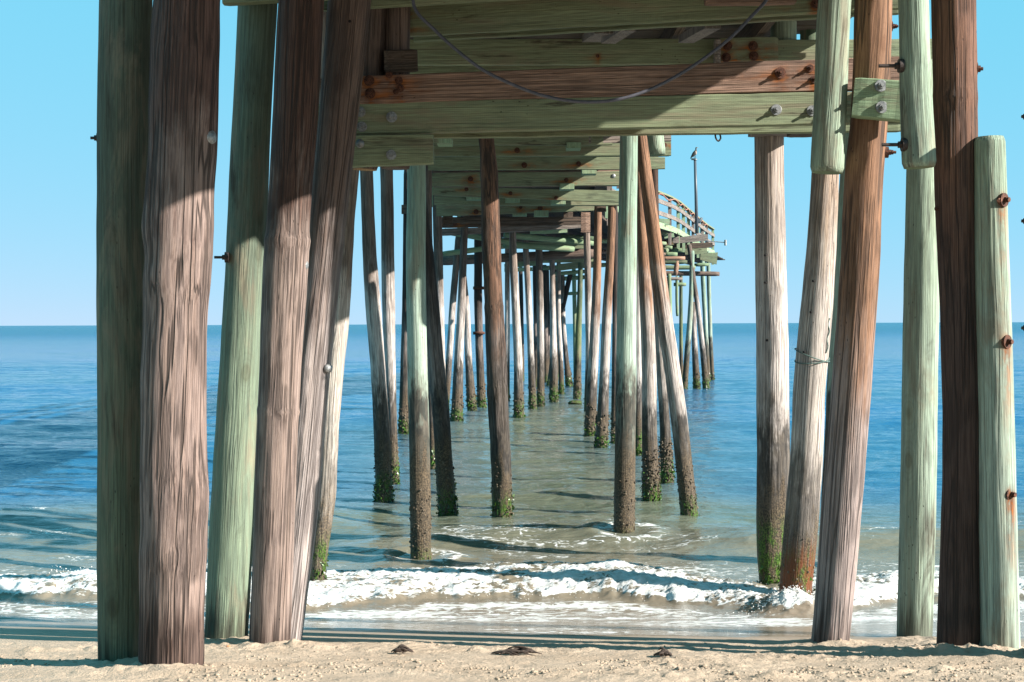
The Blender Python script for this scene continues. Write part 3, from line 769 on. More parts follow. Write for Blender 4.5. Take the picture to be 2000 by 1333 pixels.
# stubs by the cross beams
S1 = piling('sawn piling stub hanging behind the lower left plank, yellow cut end showing below', 9.82,
    [(727, 20, 52), (720, 150, 53), (712, 332, 54)], M['grey'], down=0, up=4.8, endmat=M['end_wood'], group='sawn-off hanging piling stubs')
S2 = piling('brown-ended piling stub hanging behind the lower left plank beside the yellow-ended stub', 9.86,
    [(776, 20, 52), (774, 150, 54), (771, 330, 60)], M['grey'], down=0, up=4.8, endmat=M['log_brown'], group='sawn-off hanging piling stubs')
S3 = piling('half-lit green piling head in the dark corner under the deck, behind the red-brown plank', 12.9,
    [(1531, 20, 50), (1530, 130, 50), (1530, 240, 48)], M['lgreen'], down=0, up=4.8, group='sawn-off hanging piling stubs')
S4 = piling('mossy dark piling head beside the half-lit one in the corner under the deck', 13.3,
    [(1580, 30, 36), (1580, 130, 36), (1580, 235, 36)], M['olive_tide'], down=0, up=4.8, group='sawn-off hanging piling stubs')
S5 = piling('hanging green stub behind the head of the strongly leaning orange-brown piling', 17.6,
    [(1279, 240, 34), (1280, 270, 34), (1285, 303, 34)], M['lgreen'], down=0, up=4.6, endmat=M['log_green'], group='sawn-off hanging piling stubs')
S6 = piling('bleached stub showing in the slit between the two leaning brown pilings at the top', 12.2,
    [(640, 20, 34), (638, 130, 34), (634, 260, 34)], M['white_tide'], down=0, up=4.7, group='sawn-off hanging piling stubs')
for (px, y0, y1, d, wd) in ((1019, 530, 742, 58, 8), (1046, 525, 755, 52, 8), (1066, 540, 748, 56, 9), (1071, 530, 740, 60, 7), (1086, 560, 742, 58, 7)):
    piling('thin dark piling of the far inner row, glimpsed between the nearer pale pilings', d, [(px - 2, y0, wd), (px, (y0 + y1) / 2, wd), (px + 1, y1, wd + 1)], M['dark_tide'], up=4.6, group='dark pilings of the far inner row')
mb = MB(); c = at(1123, 787, 41); mb.ball(c, 0.2, (1, 0.8, 0.35), 12, 8, 0.2)
o = mb.build('broken_stump', M['dark_tide'], None, Matrix.Translation(c)); props(o, 'broken weedy piling stump barely awash between the piling rows', 'stump')

# ------------------------------------------------------------------ planks
def beam(px0, t0, b0, px1, t1, b1, d0, d1=None, thick=0.06, mat='beam_green', bolts=(), name='cross_beam', depth_dir=(0, 1, 0), parent=pier, label=None, warp=0.003, seed=None, topx=None):
    d1 = d0 if d1 is None else d1
    TL, BL, TR, BR = at(px0, t0, d0), at(px0, b0, d0), at(px1, t1, d1), at(px1, b1, d1)
    a, b = (TL + BL) / 2, (TR + BR) / 2
    L = (b - a).length
    hl, hr = (TL - BL).length / 2, (TR - BR).length / 2
    z = (b - a).normalized(); up = Vector((0, 0, 1)); up = (up - z * up.dot(z)).normalized(); yv = z.cross(up)
    if yv.y < 0: yv = -yv
    M4 = Matrix((up, z.cross(up), z)).transposed().to_4x4(); M4.translation = a
    nx = max(3, int(L / (0.03 if d0 < 14 else 0.15)))
    nh = 8 if d0 < 14 else 3
    bv = 0.006
    prof = []   # (u across height -1..1, bevel offset, depth)
    for k in range(nh + 1):
        prof.append((-1 + 2 * k / nh, 0.0))
    prof_pts = [(u, 0.0 if 0 < i < nh else bv, 'f') for i, (u, _) in enumerate(prof)]
    rows = []
    sd = (seed if seed is not None else random.random() * 50)
    ss = np.linspace(0, 1, nx)
    V = []; tags = []
    ring = [(u, (bv if (i == 0 or i == nh) else 0.0), (bv if (i == 0 or i == nh) else 0.0)) for i, (u, _) in enumerate(prof)]
    # section: front grid (yoff 0), then top/back/bottom corners
    sec = [(-1, 0, bv), ] + [(u * 0.999 if 0 < i < nh else (u - math.copysign(0, u)), 1, 0) for i, (u, _) in enumerate(prof)]
    cs = []
    for i, (u, _) in enumerate(prof):
        inset = bv if i in (0, nh) else 0
        cs.append((u, -math.copysign(inset, u), 0.0))
    cs = [(-1, 0.0, bv)] + cs + [(1, 0.0, bv), (1, 0.0, thick - bv), (1, -bv, thick), (-1, bv, thick), (-1, 0.0, thick - bv)]
    m = len(cs)
    for j, t in enumerate(ss):
        c = a.lerp(b, t); h = hl * (1 - t) + hr * t
        wv = warp * math.sin(t * 5 + sd) + warp * 0.5 * math.sin(t * 17 + sd * 2)
        endi = 0.004 if j in (0, nx - 1) else 0
        for (u, du, dy) in cs:
            e = warp * 0.7 * float(vnoise(t * L * 6 + sd, u * 0.3 + sd, s=2))
            p = c + up * (u * h + du + wv * 0.6 - endi * u + (e if abs(u) == 1 else 0)) + yv * (dy + wv + (endi if dy < thick / 2 else -endi))
            V.append(p)
    Fc = []
    for j in range(nx - 1):
        for k in range(m):
            k2 = (k + 1) % m
            Fc.append((j * m + k, j * m + k2, (j + 1) * m + k2, (j + 1) * m + k))
    Fc.append(tuple(range(m))[::-1]); Fc.append(tuple((nx - 1) * m + k for k in range(m)))
    V = np.array([tuple(v) for v in V])
    rust = np.zeros(len(V))
    bw = []
    bolts = [(bx, by, kd, r * (0.62 if d0 > 14 else 0.82 if kd == 'rust' else 1.0)) for (bx, by, kd, r) in bolts]
    for (bx, by, kind, r) in bolts:
        tt = (bx - px0) / (px1 - px0); dd = d0 + (d1 - d0) * tt
        p = at(bx, by, dd - 0.001)
        bw.append((p, kind, r))
        if kind == 'rust':
            dv = V - np.array(p); h = np.hypot(dv[:, 0], dv[:, 1] * 0.3); zz = dv[:, 2]
            g = np.exp(-(h / (r * 2.6)) ** 2) * np.where(zz > 0, np.exp(-(zz / (r * 2)) ** 2), np.exp(zz / (r * 9)))
            g2 = 0.75 * np.exp(-(h / (r * 12)) ** 2) * np.exp(-((zz + r) / (r * 1.1)) ** 2)
            rust = np.maximum(rust, np.maximum(g, g2))
    # orientation check
    o = mesh_obj(name, V, Fc, M[mat], parent, M4, False, {'rust': rust})
    me = o.data
    import bmesh
    bm = bmesh.new(); bm.from_mesh(me); bmesh.ops.recalc_face_normals(bm, faces=bm.faces); bm.to_mesh(me); bm.free()
    for (p, kind, r) in bw:
        if kind == 'dome': bolt(o, p, (0, -1, 0), r, 'zinc', dome=True)
        else: bolt(o, p, (0, -1, 0), r, kind, 0.022)
    if label: o['label'] = label
    return o

def log(p0, p1, wpx, d0, d1=None, mat='log_green', name='cross_log', end='log_green', parent=pier):
    d1 = d0 if d1 is None else d1
    a, b = at(*p0, d0), at(*p1, d1)
    r = wpx * 0.5 * d0 / F
    pil_i[0] += 1
    P = [(*a, r), (*a.lerp(b, 0.5), r * 0.97), (*b, r * 0.93)]
    return round_timber(name, P, M[mat], parent, 0.03, 0.003, 14, 0.15, (), pil_i[0], (), M[end] if end else None)

# front complex, about nine metres out
beam(432, -66, 8, 640, -74, -4, 8.98, 8.98, 0.08, 'beam_green')
beam(626, -60, 21, 1640, -120, -42, 9.50, 9.3, 0.06, 'beam_green')
beam(1378, -60, 7, 1556, -64, 5, 9.20, 9.2, 0.09, 'beam_brown')
beam(643, -2, 79, 1765, -70, 17, 10.05, 9.45, 0.05, 'beam_green', [(770, 28, 'rust', 0.020), (770, 57, 'rust', 0.022), (1593, 8, 'rust', 0.02)])
beam(806, -4, 82, 1760, -60, 26, 10.5, 9.9, 0.05, 'beam_green')
beam(626, 151, 206, 1768, 110, 173, 9.60, 9.50, 0.07, 'beam_brown',
     [(721, 158, 'rust', 0.023), (723, 183, 'rust', 0.023), (760, 147, 'rust', 0.015), (779, 158, 'rust', 0.017), (782, 173, 'rust', 0.017), (773, 180, 'rust', 0.012), (1524, 143, 'rust', 0.024), (1582, 134, 'rust', 0.016), (1590, 156, 'rust', 0.016)],
     label='reddish brown plank stained orange around its rusty bolts')
beam(618, 203, 264, 1766, 176, 240, 9.60, 9.50, 0.07, 'beam_green',
     [(704, 219, 'zinc', 0.018), (707, 248, 'zinc', 0.018), (765, 229, 'zinc', 0.019), (1516, 215, 'zinc', 0.019), (1586, 217, 'zinc', 0.019)], label='wide green plank with zinc washers')
beam(640, 210, 272, 1762, 186, 257, 10.02, 9.92, 0.06, 'beam_green')
beam(613, 265, 328, 846, 262, 320, 9.56, 9.54, 0.09, 'beam_green', [(703, 281, 'dome', 0.016), (764, 303, 'zinc', 0.018), (620, 277, 'dome', 0.016), (621, 305, 'dome', 0.016)], label='short green plank bolted under the wide one')
beam(846 + 3, 150, 204, 1000, 147, 200, 10.7, 10.7, 0.05, 'beam_green')
beam(750, 98, 141, 815, 96, 139, 9.72, 9.72, 0.05, 'beam_old', name='packing_block')
beam(1667, 152, 228, 1775, 158, 236, 8.60, 8.54, 0.10, 'beam_bright', [(1720, 168, 'zinc', 0.019), (1722, 210, 'zinc', 0.019)], label='short bright green plank with two large zinc washers')
beam(1470, 247, 262, 1572, 245, 260, 12.3, 12.3, 0.25, 'beam_grey', name='packing_block')
beam(1548, 249, 262, 1640, 247, 260, 12.0, 12.0, 0.25, 'beam_old', name='packing_block')
# second cap at 12.5 m
beam(690, 76, 127, 1405, 76, 126, 12.55, 12.4, 0.06, 'beam_green', [(1167, 110, 'rust', 0.010)])
beam(1404, 74, 120, 1520, 72, 118, 12.35, 12.35, 0.06, 'beam_green', [(1421, 90, 'rust', 0.026), (1418, 113, 'rust', 0.026), (1471, 90, 'rust', 0.026), (1472, 110, 'rust', 0.026)])
beam(1397, 76, 124, 1408, 76, 124, 12.25, 12.25, 0.12, 'beam_grey', name='splice_board')
beam(1405, 78, 130, 1830, 76, 126, 12.75, 12.75, 0.06, 'beam_green')
beam(690, 122, 146, 1600, 118, 140, 13.3, 13.3, 0.06, 'beam_green')
# caps further out, two planks to each bent
beam(690, 258, 283, 1196, 262, 284, 17.8, 17.8, 0.06, 'beam_green')
beam(1150, 261, 282, 1311, 261, 276, 17.8, 17.8, 0.06, 'beam_grey')
caps = [
 (700, 284, 305, 1311, 276, 305, 18.5, [(1010, 294, 'rust', 0.03), (1128, 291, 'rust', 0.02), (1297, 284, 'rust', 0.03)]),
 (836, 307, 333, 1299, 307, 331, 20.4, [(1024, 323, 'rust', 0.035), (1130, 320, 'rust', 0.03), (1244, 318, 'rust', 0.03)]),
 (842, 338, 365, 1285, 334, 362, 22.8, [(919, 350, 'rust', 0.036), (1106, 352, 'rust', 0.03), (1198, 344, 'dome', 0.03)]),
 (845, 364, 382, 1262, 374, 398, 24.6, [(911, 370, 'rust', 0.03), (997, 378, 'rust', 0.03), (1086, 387, 'rust', 0.03)]),
 (848, 382, 401, 1262, 390, 402, 26.4, []),
 (852, 400, 423, 1165, 398, 412, 29.6, [(930, 414, 'rust', 0.045), (1017, 405, 'rust', 0.03), (1055, 407, 'rust', 0.045)]),
]
for i, (x0, t0, b0, x1, t1, b1, d, bl) in enumerate(caps):
    beam(x0, t0, b0, x1, t1, b1, d, d, 0.06, 'beam_green', bl)
    if i % 2 == 0: beam(x0 + 5, t0 - 3, b0 + 1.5, x1 - 4, t1 - 3, b1 + 1, d + 0.42, d + 0.42, 0.06, 'beam_brown' if i == 2 else 'beam_green')
for (px, py, d) in ((869, 278, 14), (1120, 287, 17.9), (1150, 336, 21.2), (1107, 366, 22.9), (1245, 346, 23.2), (1001, 391, 26.4), (1090, 395, 26), (1057, 418, 29.2), (1015, 417, 29.8), (925, 386, 26.2)):
    c = at(px, py, d); mb = MB(); hh = 0.035 * d / 18
    mb.box(c, (0.10 * d / 20, 0, 0), (0, 0.15, 0), (0, 0, hh)); ob = mb.build('packing_block', M['beam_bright'], pier, Matrix.Translation(c), smooth=False)
for (px, t, b, d) in ((875, 418, 440, 30.2), (1110, 414, 427, 30.4), (1175, 400, 414, 27)):
    beam(px - 9, t, b, px + 9, t, b, d, d, 0.12, 'beam_old', name='packing_block')
beam(860, 424, 436, 1140, 424, 433, 31.5, 31.5, 0.08, 'beam_old')
beam(862, 434, 446, 1135, 427, 439, 32.4, 32.4, 0.08, 'beam_old', [(888, 437, 'rust', 0.045)])
beam(862, 447, 461, 1135, 438, 446, 33.0, 33.0, 0.12, 'beam_grey')
beam(1035, 449, 458, 1108, 446, 455, 34.0, 34.0, 0.08, 'beam_bright')
log((985, 459), (1160, 476), 12, 35.5, 36.5)
log((868, 452), (1000, 474), 13, 36, 36)
log((985, 478), (1120, 487), 13, 37, 38)
log((862, 497), (1010, 478), 11, 37.4, 38)
log((1095, 462), (1160, 466), 10, 38, 38, 'olive_tide')
beam(990, 472, 486, 1150, 474, 486, 39.5, 39.5, 0.1, 'beam_green')
log((864, 510), (1160, 495), 19, 40.5, 40.5, 'log_brown')
beam(1000, 506, 515, 1160, 503, 512, 43, 43, 0.1, 'beam_green')
beam(1090, 516, 530, 1160, 509, 520, 45, 45, 0.1, 'beam_green')
log((1060, 524), (1200, 517), 9, 46, 46)
log((1075, 536), (1150, 530), 8, 48, 48)
log((985, 520), (1060, 514), 9, 46, 46)
beam(985, 524, 532, 1040, 522, 530, 49, 49, 0.1, 'beam_bright')
log((1085, 546), (1150, 541), 9, 54, 54)
log((1108, 574), (1132, 573), 7, 55, 55)
# hanging blocks at heads
beam(1135, 415, 455, 1153, 415, 455, 28.5, 28.5, 0.1, 'beam_brown', name='packing_block')
beam(784, 400, 418, 800, 400, 418, 29.8, 29.8, 0.15, 'beam_old', name='packing_block')
# far bend, right
beam(1286, 427, 441, 1308, 428, 440, 44, 44, 0.1, 'beam_bright')
beam(1287, 448, 460, 1304, 447, 458, 45, 45, 0.1, 'beam_green')
beam(1297, 457, 467, 1316, 450, 464, 45.5, 45.5, 0.1, 'beam_bright')
beam(1325, 464, 476, 1382.5, 457, 470, 47, 47, 0.12, 'beam_grey')
beam(1314, 462, 476, 1326, 462, 475, 46.9, 46.9, 0.1, 'beam_grey')
beam(1290, 470, 480, 1316, 468, 479, 47.5, 47.5, 0.1, 'beam_green', [(1299, 473, 'rust', 0.06)])
beam(1290, 476, 488, 1392, 474, 484, 51, 51, 0.1, 'beam_old')
log((1285, 489), (1304, 489), 9, 47, 46.6)
log((1295, 483), (1313, 484), 8, 48, 48)
log((1312, 488), (1337, 490), 9, 49, 49)
log((1296, 497), (1323, 497), 9, 48, 48, 'log_green')
log((1290, 505), (1338, 505), 9, 48.5, 48.5, 'log_pink', end='log_pink')
beam(1338, 486, 498, 1381, 483, 496, 52, 52, 0.1, 'beam_green')
beam(1368, 495, 508, 1401, 493, 517, 52.6, 52.6, 0.12, 'beam_green')
log((1285, 513), (1342, 512), 9, 50, 50, 'olive_tide')
log((1290, 523), (1358, 523), 9, 51, 51)
log((1290, 534), (1405, 535.5), 10, 53, 53, 'log_brown', end='beam_grey')
log((1356, 518), (1384, 517), 7, 54, 54)
log((1295, 545), (1333, 545), 7, 52, 52, 'beam_grey', end='beam_grey')
log((1316, 556), (1340, 556), 8, 53.5, 53.5)
log((1323, 510), (1319, 538), 10, 50, 50, 'log_pink', name='hanging_block')
log((1160, 492), (1300, 497), 8, 46, 48, 'log_brown')
log((1150, 470), (1300, 476), 9, 43, 45, 'log_green')

# deck edges (world metres)
YD = [-40, 6.0, 7.4, 8.3, 8.6, 11.6, 12.2, 13.5, 16, 18, 30, 36, 40, 43.5, 46, 52, 58, 66]
XR = [2.0, 2.05, 2.25, 3.0, 3.45, 3.45, 3.3, 2.6, 2.15, 2.05, 2.0, 2.5, 3.4, 4.5, 5.3, 6.6, 7.9, 9.8]
YL = [-40, 9, 12, 20, 30, 36, 40, 46, 52, 58, 66]
XL = [-1.9, -1.85, -1.85, -1.75, -1.75, -1.6, -1.3, -0.4, 0.9, 2.6, 4.9]
ZD = 5.02
def xr(y): return float(np.interp(y, YD, XR))
def xl(y): return float(np.interp(y, YL, XL))
def zd(y): return 4.80 + 0.0 * y if y < 14 else float(np.interp(y, [14, 20, 66], [4.86, 4.95, 5.0]))
mb = MB(); y = -32.0; k = 0
while y < 66:
    wd = 0.185
    zz = zd(y) + 0.20 + 0.003 * math.sin(k * 2.1)
    x0, x1 = xl(y) + random.uniform(-0.03, 0.03) - 0.02, xr(y) + random.uniform(-0.03, 0.03)
    mb.box(((x0 + x1) / 2, y + wd / 2, zz + 0.02), ((x1 - x0) / 2, 0, 0), (0, wd / 2 - 0.006, 0), (0, 0, 0.02))
    y += wd + 0.002; k += 1
mb.build('deck', M['beam_old'], pier, Matrix.Translation((0.4, 9.3, 5.0)) @ Matrix.Rotation(math.pi / 2, 4, 'Y'), smooth=False)
for q in range(6):
    mb = MB(); ys = list(np.arange(-32, 66, 3.5))
    for ya in ys:
        yb = ya + 3.5
        f = (q + 0.5) / 6
        pa = (xl(ya) + 0.05 + (min(xr(ya), xl(ya) + 4.4) - xl(ya) - 0.1) * f, ya, zd(ya) + 0.09)
        pb = (xl(yb) + 0.05 + (min(xr(yb), xl(yb) + 4.4) - xl(yb) - 0.1) * f, yb - 0.01, zd(yb) + 0.09)
        mb.bar(pa, pb, 0.07, 0.205)
    mb.build('stringer', M['beam_old'], pier, Matrix.Translation((0.4, 9.3, 4.8)) @ Matrix.Rotation(-math.pi / 2, 4, 'X'), smooth=False)
# joists / braces seen edge-on near the top
for (pa, pb, da, db, ww) in (((1188, 78), (1228, 52), 11.2, 10.4, 0.11), ((1340, 77), (1392, 48), 11.4, 10.4, 0.12), ((1155, 76), (1182, 58), 12.2, 10.7, 0.16)):
    mb = MB(); mb.bar(at(*pa, da), at(*pb, db), ww, 0.06); mb.build('brace', M['beam_grey'], pier, None, smooth=False)

# railings
def railing(ys, side, zoff=0.0):
    edge = xr if side > 0 else xl
    pts = [Vector((edge(y) - side * 0.06, y, zd(y) + 0.24)) for y in ys]
    for p in pts:
        m = MB(); m.bar(p + Vector((0, 0, -0.45)), p + Vector((0, 0, 1.03)), 0.10, 0.10, up=(0, 1, 0)); m.build('railing_post', M['beam_grey'] if random.random() < 0.6 else M['beam_bright'], pier, frame_for(p, p + Vector((0, 0, 1))), smooth=False)
    for h, wz, mt in ((1.06, 0.05, 'beam_green'), (0.78, 0.13, 'beam_grey'), (0.42, 0.13, 'beam_grey'), (0.05, 0.18, 'beam_bright')):
        m = MB()
        for a, b in zip(pts[:-1], pts[1:]):
            o_ = Vector((side * 0.07, 0, h))
            if h > 1: m.bar(a + Vector((0, 0, h)), b + Vector((0, 0, h)), 0.16, wz)
            else: m.bar(a + o_, b + o_, 0.035, wz)
        m.build('railing_board', M[mt], pier, frame_for(pts[0], pts[-1]), smooth=False)
railing([13.5, 16, 18.5, 21, 23.5, 26, 28.5, 31, 33.5, 36, 38.5], 1)
railing([41, 43.2, 45.2, 47, 48.8, 50.6, 52.4, 54.4, 56.4, 58.4, 61], 1)
railing([10, 14, 18, 22, 26, 30, 34, 38, 42, 46, 50, 54, 58, 62], -1)
# orange cord along the rail
m = MB(); pts = []
for i, y in enumerate(np.linspace(43, 57.5, 60)):
    pts.append(Vector((xr(y) + 0.06, y, zd(y) + 0.24 + 0.98 + 0.05 * math.sin(i * 0.8) - 0.03)))
m.tube(pts, 0.018, 6); o = m.build('orange_cord', M['orange'], None, Matrix.Translation(pts[0])); props(o, 'orange cord looped along the railing of the far bend', 'cord')
m = MB(); c = Vector((xr(45) - 0.6, 45.6, zd(45) + 0.55)); m.box(c, (0.17, 0, 0), (0, 0.2, 0), (0, 0, 0.30)); m.box(c + Vector((0, 0, 0.32)), (0.18, 0, 0), (0, 0.21, 0), (0, 0, 0.02)); m.tube([c + Vector((0, 0, 0.34)), c + Vector((0, 0, 0.42))], [0.17, 0.05], 10)
o = m.build('bin', M['bluebox'], None, Matrix.Translation(c - Vector((0, 0, 0.3))), smooth=False); props(o, 'dark blue bin standing behind the railing of the far bend', 'bin')
# metal arm
m = MB(); a = at(1376, 471, 50); b = at(1417, 474, 50); m.tube([a, b], 0.02, 6); m.tube([at(1417, 469, 50), at(1417, 480, 50)], 0.045, 8); m.build('metal_arm', M['zinc'], pier, smooth=False)

# lamp post and bird
base = at(1361, 440, 50.5); topp = at(1357.5, 313, 50.5)
lp = empty('lamp_post', base, 'slim dark lamp post with a bird on its tip, at the far bend', 'lamp post')
m = MB(); m.tube([base + Vector((0, 0, -0.3)), base.lerp(topp, 0.5), topp], [0.062, 0.055, 0.048], 12); m.build('pole', M['pole'], lp)
m = MB(); m.tube([topp, topp + Vector((0, 0, 0.03))], 0.08, 12); m.tube([topp + Vector((0.05, 0, 0.02)), topp + Vector((-0.13, -0.02, 0.03))], 0.035, 8); m.build('lamp_head', M['zinc'], lp)
f0 = topp + Vector((-0.02, -0.01, 0.06))
def bp(x, z): return f0 + Vector((x, -0.03, z))
m = MB()
m.tube([bp(-0.15, -0.02), bp(-0.12, 0.03), bp(-0.07, 0.09), bp(-0.02, 0.15), bp(0.02, 0.21), bp(0.045, 0.26), bp(0.05, 0.30), bp(0.045, 0.335), bp(0.05, 0.36), bp(0.075, 0.372), bp(0.09, 0.37)],
       [0.008, 0.022, 0.05, 0.068, 0.062, 0.042, 0.026, 0.02, 0.026, 0.022, 0.008], 14)
bd = m.build('bird', M['bird'], None, Matrix.Translation(f0)); props(bd, 'dark cormorant perched upright on top of the lamp post', 'bird')
m = MB(); m.ball(bp(0.032, 0.185) + Vector((0, -0.02, 0)), 0.055, (0.8, 0.9, 1.5), 10, 8); m.build('breast', M['bird_breast'], bd)
m = MB(); m.tube([bp(0.085, 0.370), bp(0.13, 0.362)], [0.009, 0.003], 8); m.build('beak', M['bill'], bd)
for dx in (-0.015, 0.03):
    m = MB(); m.tube([bp(dx, 0.09), bp(dx + 0.005, -0.02)], 0.009, 6); m.tube([bp(dx - 0.01, -0.022), bp(dx + 0.045, -0.025)], 0.01, 6); m.build('leg', M['bird'], bd)
c = at(1365, 433, 52); m = MB()
m.tube([c + Vector(v) for v in ((-0.22, 0, -0.04), (-0.1, 0, -0.01), (0, 0, 0.01), (0.07, 0, 0.06), (0.10, 0, 0.12), (0.15, 0, 0.12))], [0.015, 0.06, 0.085, 0.06, 0.04, 0.01], 12)
o = m.build('bird', M['pole'], None, Matrix.Translation(c)); props(o, 'small dark bird sitting on the railing beside the lamp post foot', 'bird')

# cable, hook, cord
cpts = [(806, -6), (808, 10), (850, 60), (900, 105), (940, 135), (1000, 165), (1060, 187), (1130, 199), (1200, 196), (1260, 179), (1320, 150), (1380, 111), (1430, 71), (1470, 30), (1497, 0), (1504, -12)]
P = spline([tuple(at(x, y, 9.1 - 0.05 * math.sin((x - 806) / 220))) for x, y in cpts], 90)
m = MB(); m.tube([Vector(p) for p in P], 0.0105, 12); o = m.build('cable', M['cable'], None, Matrix.Translation(Vector(P[45]))); props(o, 'grey cable sagging in a long curve across the front planks', 'cable')
m = MB(); d = 9.98
hp = [(1398, 256), (1397, 264), (1399, 272), (1403, 276), (1407, 272), (1406, 262), (1405, 257)]
m.tube([Vector(v) for v in spline([tuple(at(x, y, d)) for x, y in hp], 24)], 0.006, 8); o = m.build('hook', M['steel_dark'], None, Matrix.Translation(at(1402, 258, d))); props(o, 'small dark iron loop hanging under the wide green plank', 'hook')
rp = empty('cord', at(1585, 700, 11.6), 'thin green cord wound twice round the bleached piling, one end dangling', 'cord')
for z0_, sl_, lab in ((683, 22, 0), (707, -8, 1)):
    ctr = at(1586, 700, 11.7); m = MB(); pts = []
    for k in range(40):
        an = 2 * math.pi * k / 39
        p = at(1586 + 33 * math.cos(an), z0_ + sl_ * 0.5 * (1 + math.cos(an)) + 6 * math.sin(an), 11.7)
        pts.append(Vector((p.x, 11.7 - 0.142 * math.sin(an), p.z)))
    m.tube(pts, 0.0045, 6, False); m.build('cord_turn', M['rope'], rp)
m = MB(); m.tube([Vector(v) for v in spline([tuple(at(x, y, 11.6)) for x, y in ((1621, 622), (1617, 632), (1620, 648), (1615, 662), (1617, 678), (1613, 690))], 20)], 0.005, 6); m.build('dangling_end', M['rope'], rp)

# ------------------------------------------------------------------ beach
def grid_lines(segs):
    out = [segs[0][0]]
    for a, b, st in segs:
        n = max(1, int(round(abs(b - a) / st))); out += list(np.linspace(a, b, n + 1)[1:])
    return np.array(out)
xs = grid_lines([(-600, -60, 90), (-60, -8, 4), (-8, -4.2, 0.2), (-4.2, 4.2, 0.016), (4.2, 8, 0.2), (8, 60, 4), (60, 600, 90)])
ys = grid_lines([(-400, -40, 60), (-40, -4, 4), (-4, 5.6, 0.3), (5.6, 9.6, 0.013), (9.6, 12.6, 0.05), (12.6, 30, 1.5), (30, 60, 6)])
X, Y = np.meshgrid(xs, ys)
Z = sand_z(X, Y)
dry = sstep(9.5, 8.6, Y) * sstep(-30, 4, Y)
Z = Z + dry * (0.020 * fbm(X * 1.2, Y * 2.2, 40, 4) + 0.010 * fbm(X * 4, Y * 6, 41, 3))
n1 = fbm(X * 7, Y * 9, 44, 4, 0.6); cl = sstep(0.02, 0.42, fbm(X * 0.9, Y * 2.4, 45, 3) + 0.22 * sstep(8.0, 7.2, Y) - 0.02)
Z = Z + dry * cl * (0.022 * np.clip(n1 + 0.05, 0, 1) + 0.012 * np.abs(fbm(X * 22, Y * 22, 46, 2)))
Z = Z + dry * (0.0045 * fbm(X * 26, Y * 32, 47, 2) + 0.004 * fbm(X * 9, Y * 14, 48, 3))
for i in range(46):   # scuffs and small heaps
    hx, hy = rng.uniform(-3.2, 3.2), rng.uniform(6.7, 8.9)
    a_, b_ = rng.uniform(0.05, 0.17), rng.uniform(0.03, 0.07); an = rng.uniform(-0.5, 0.5)
    u = (X - hx) * math.cos(an) + (Y - hy) * math.sin(an); v = -(X - hx) * math.sin(an) + (Y - hy) * math.cos(an)
    e = (u / a_) ** 2 + (v / b_) ** 2
    lm = 1 + 0.9 * fbm(X * 18, Y * 18, 60 + i, 2)
    sg = rng.choice([1, 1, -1])
    Z = Z + (0.024 if sg > 0 else -0.018) * rng.uniform(0.5, 1.2) * np.exp(-e) * lm
for (hx, hy) in ((-1.75, 7.36), (-2.05, 7.6), (2.78, 8.1), (2.6, 8.2), (2.45, 8.12), (1.95, 8.8), (-1.5, 8.8), (-1.8, 9.1), (2.55, 8.95)):   # sand banked at piling feet
    e = ((X - hx) ** 2 + ((Y - hy) * 1.0) ** 2) / 0.26 ** 2
    Z = Z + 0.028 * np.exp(-e) * (1 + 0.8 * fbm(X * 14, Y * 14, 77, 3))
nx_, ny_ = len(xs), len(ys)
i = np.arange(ny_ - 1)[:, None]; j = np.arange(nx_ - 1)[None]
Q = np.stack([i * nx_ + j, i * nx_ + j + 1, (i + 1) * nx_ + j + 1, (i + 1) * nx_ + j], -1).reshape(-1, 4)
t = NT('beach_sand')
pos = t.n('NewGeometry').outputs['Position']
sx = t.n('SeparateXYZ', {0: pos})
n1 = t.noise(pos, 2.2, 5, 0.6); n2 = t.noise(pos, 900, 2, 0.6); n3 = t.noise(pos, 60, 4, 0.6)
dcol = t.mix(t.mr(n1, 0.35, 0.65), (0.375, 0.29, 0.21), (0.44, 0.345, 0.255))
dcol = t.mix(t.mr(n2, 0.3, 0.7), t.mix(1.0, dcol, (0.72, 0.70, 0.68), 'MULTIPLY'), t.mix(1.0, dcol, (1.1, 1.1, 1.1), 'MULTIPLY'))
dcol = t.mix(t.math('MULTIPLY', t.mr(n3, 0.62, 0.72), 0.5), dcol, (0.3, 0.2, 0.13))
edge = t.math('SUBTRACT', sx.outputs[1], t.math('MULTIPLY', sx.outputs[0], -0.19))   # the wet line slants along the beach
edge = t.math('ADD', edge, t.math('MULTIPLY', t.math('SUBTRACT', n1, 0.5), 0.35))
wetf = t.mr(edge, 8.9, 10.1)
wcol = t.mix(t.mr(n1, 0.3, 0.7), (0.20, 0.157, 0.118), (0.24, 0.19, 0.145))
col = t.mix(wetf, dcol, wcol)
rg = t.mr(wetf, 0.35, 1.0, 0.85, 0.30)
bmp = t.bump(n2, 0.0012, t.math('SUBTRACT', 1.0, t.math('MULTIPLY', wetf, 0.95)))
bmp = t.bump(n3, 0.010, t.math('SUBTRACT', 1.0, t.math('MULTIPLY', wetf, 0.97)), bmp)
t.pbsdf(col, rg, bmp, 0.5)
SANDM = t.m
o = mesh_obj('beach', np.stack([X, Y, Z], -1).reshape(-1, 3), Q, t.m, None, Matrix.Identity(4)); props(o, 'pale sand beach, scuffed and damp toward the water', None, None, 'structure')

def ground(x, y):
    ii = int(np.argmin(abs(ys - y))); jj = int(np.argmin(abs(xs - x)))
    return float(Z[ii, jj])
def on_sand(px, py):
    d = 6.5
    while d < 11 and at(px, py, d).z > ground(at(px, py, d).x, d): d += 0.01
    p = at(px, py, d); p.z = ground(p.x, p.y); return p

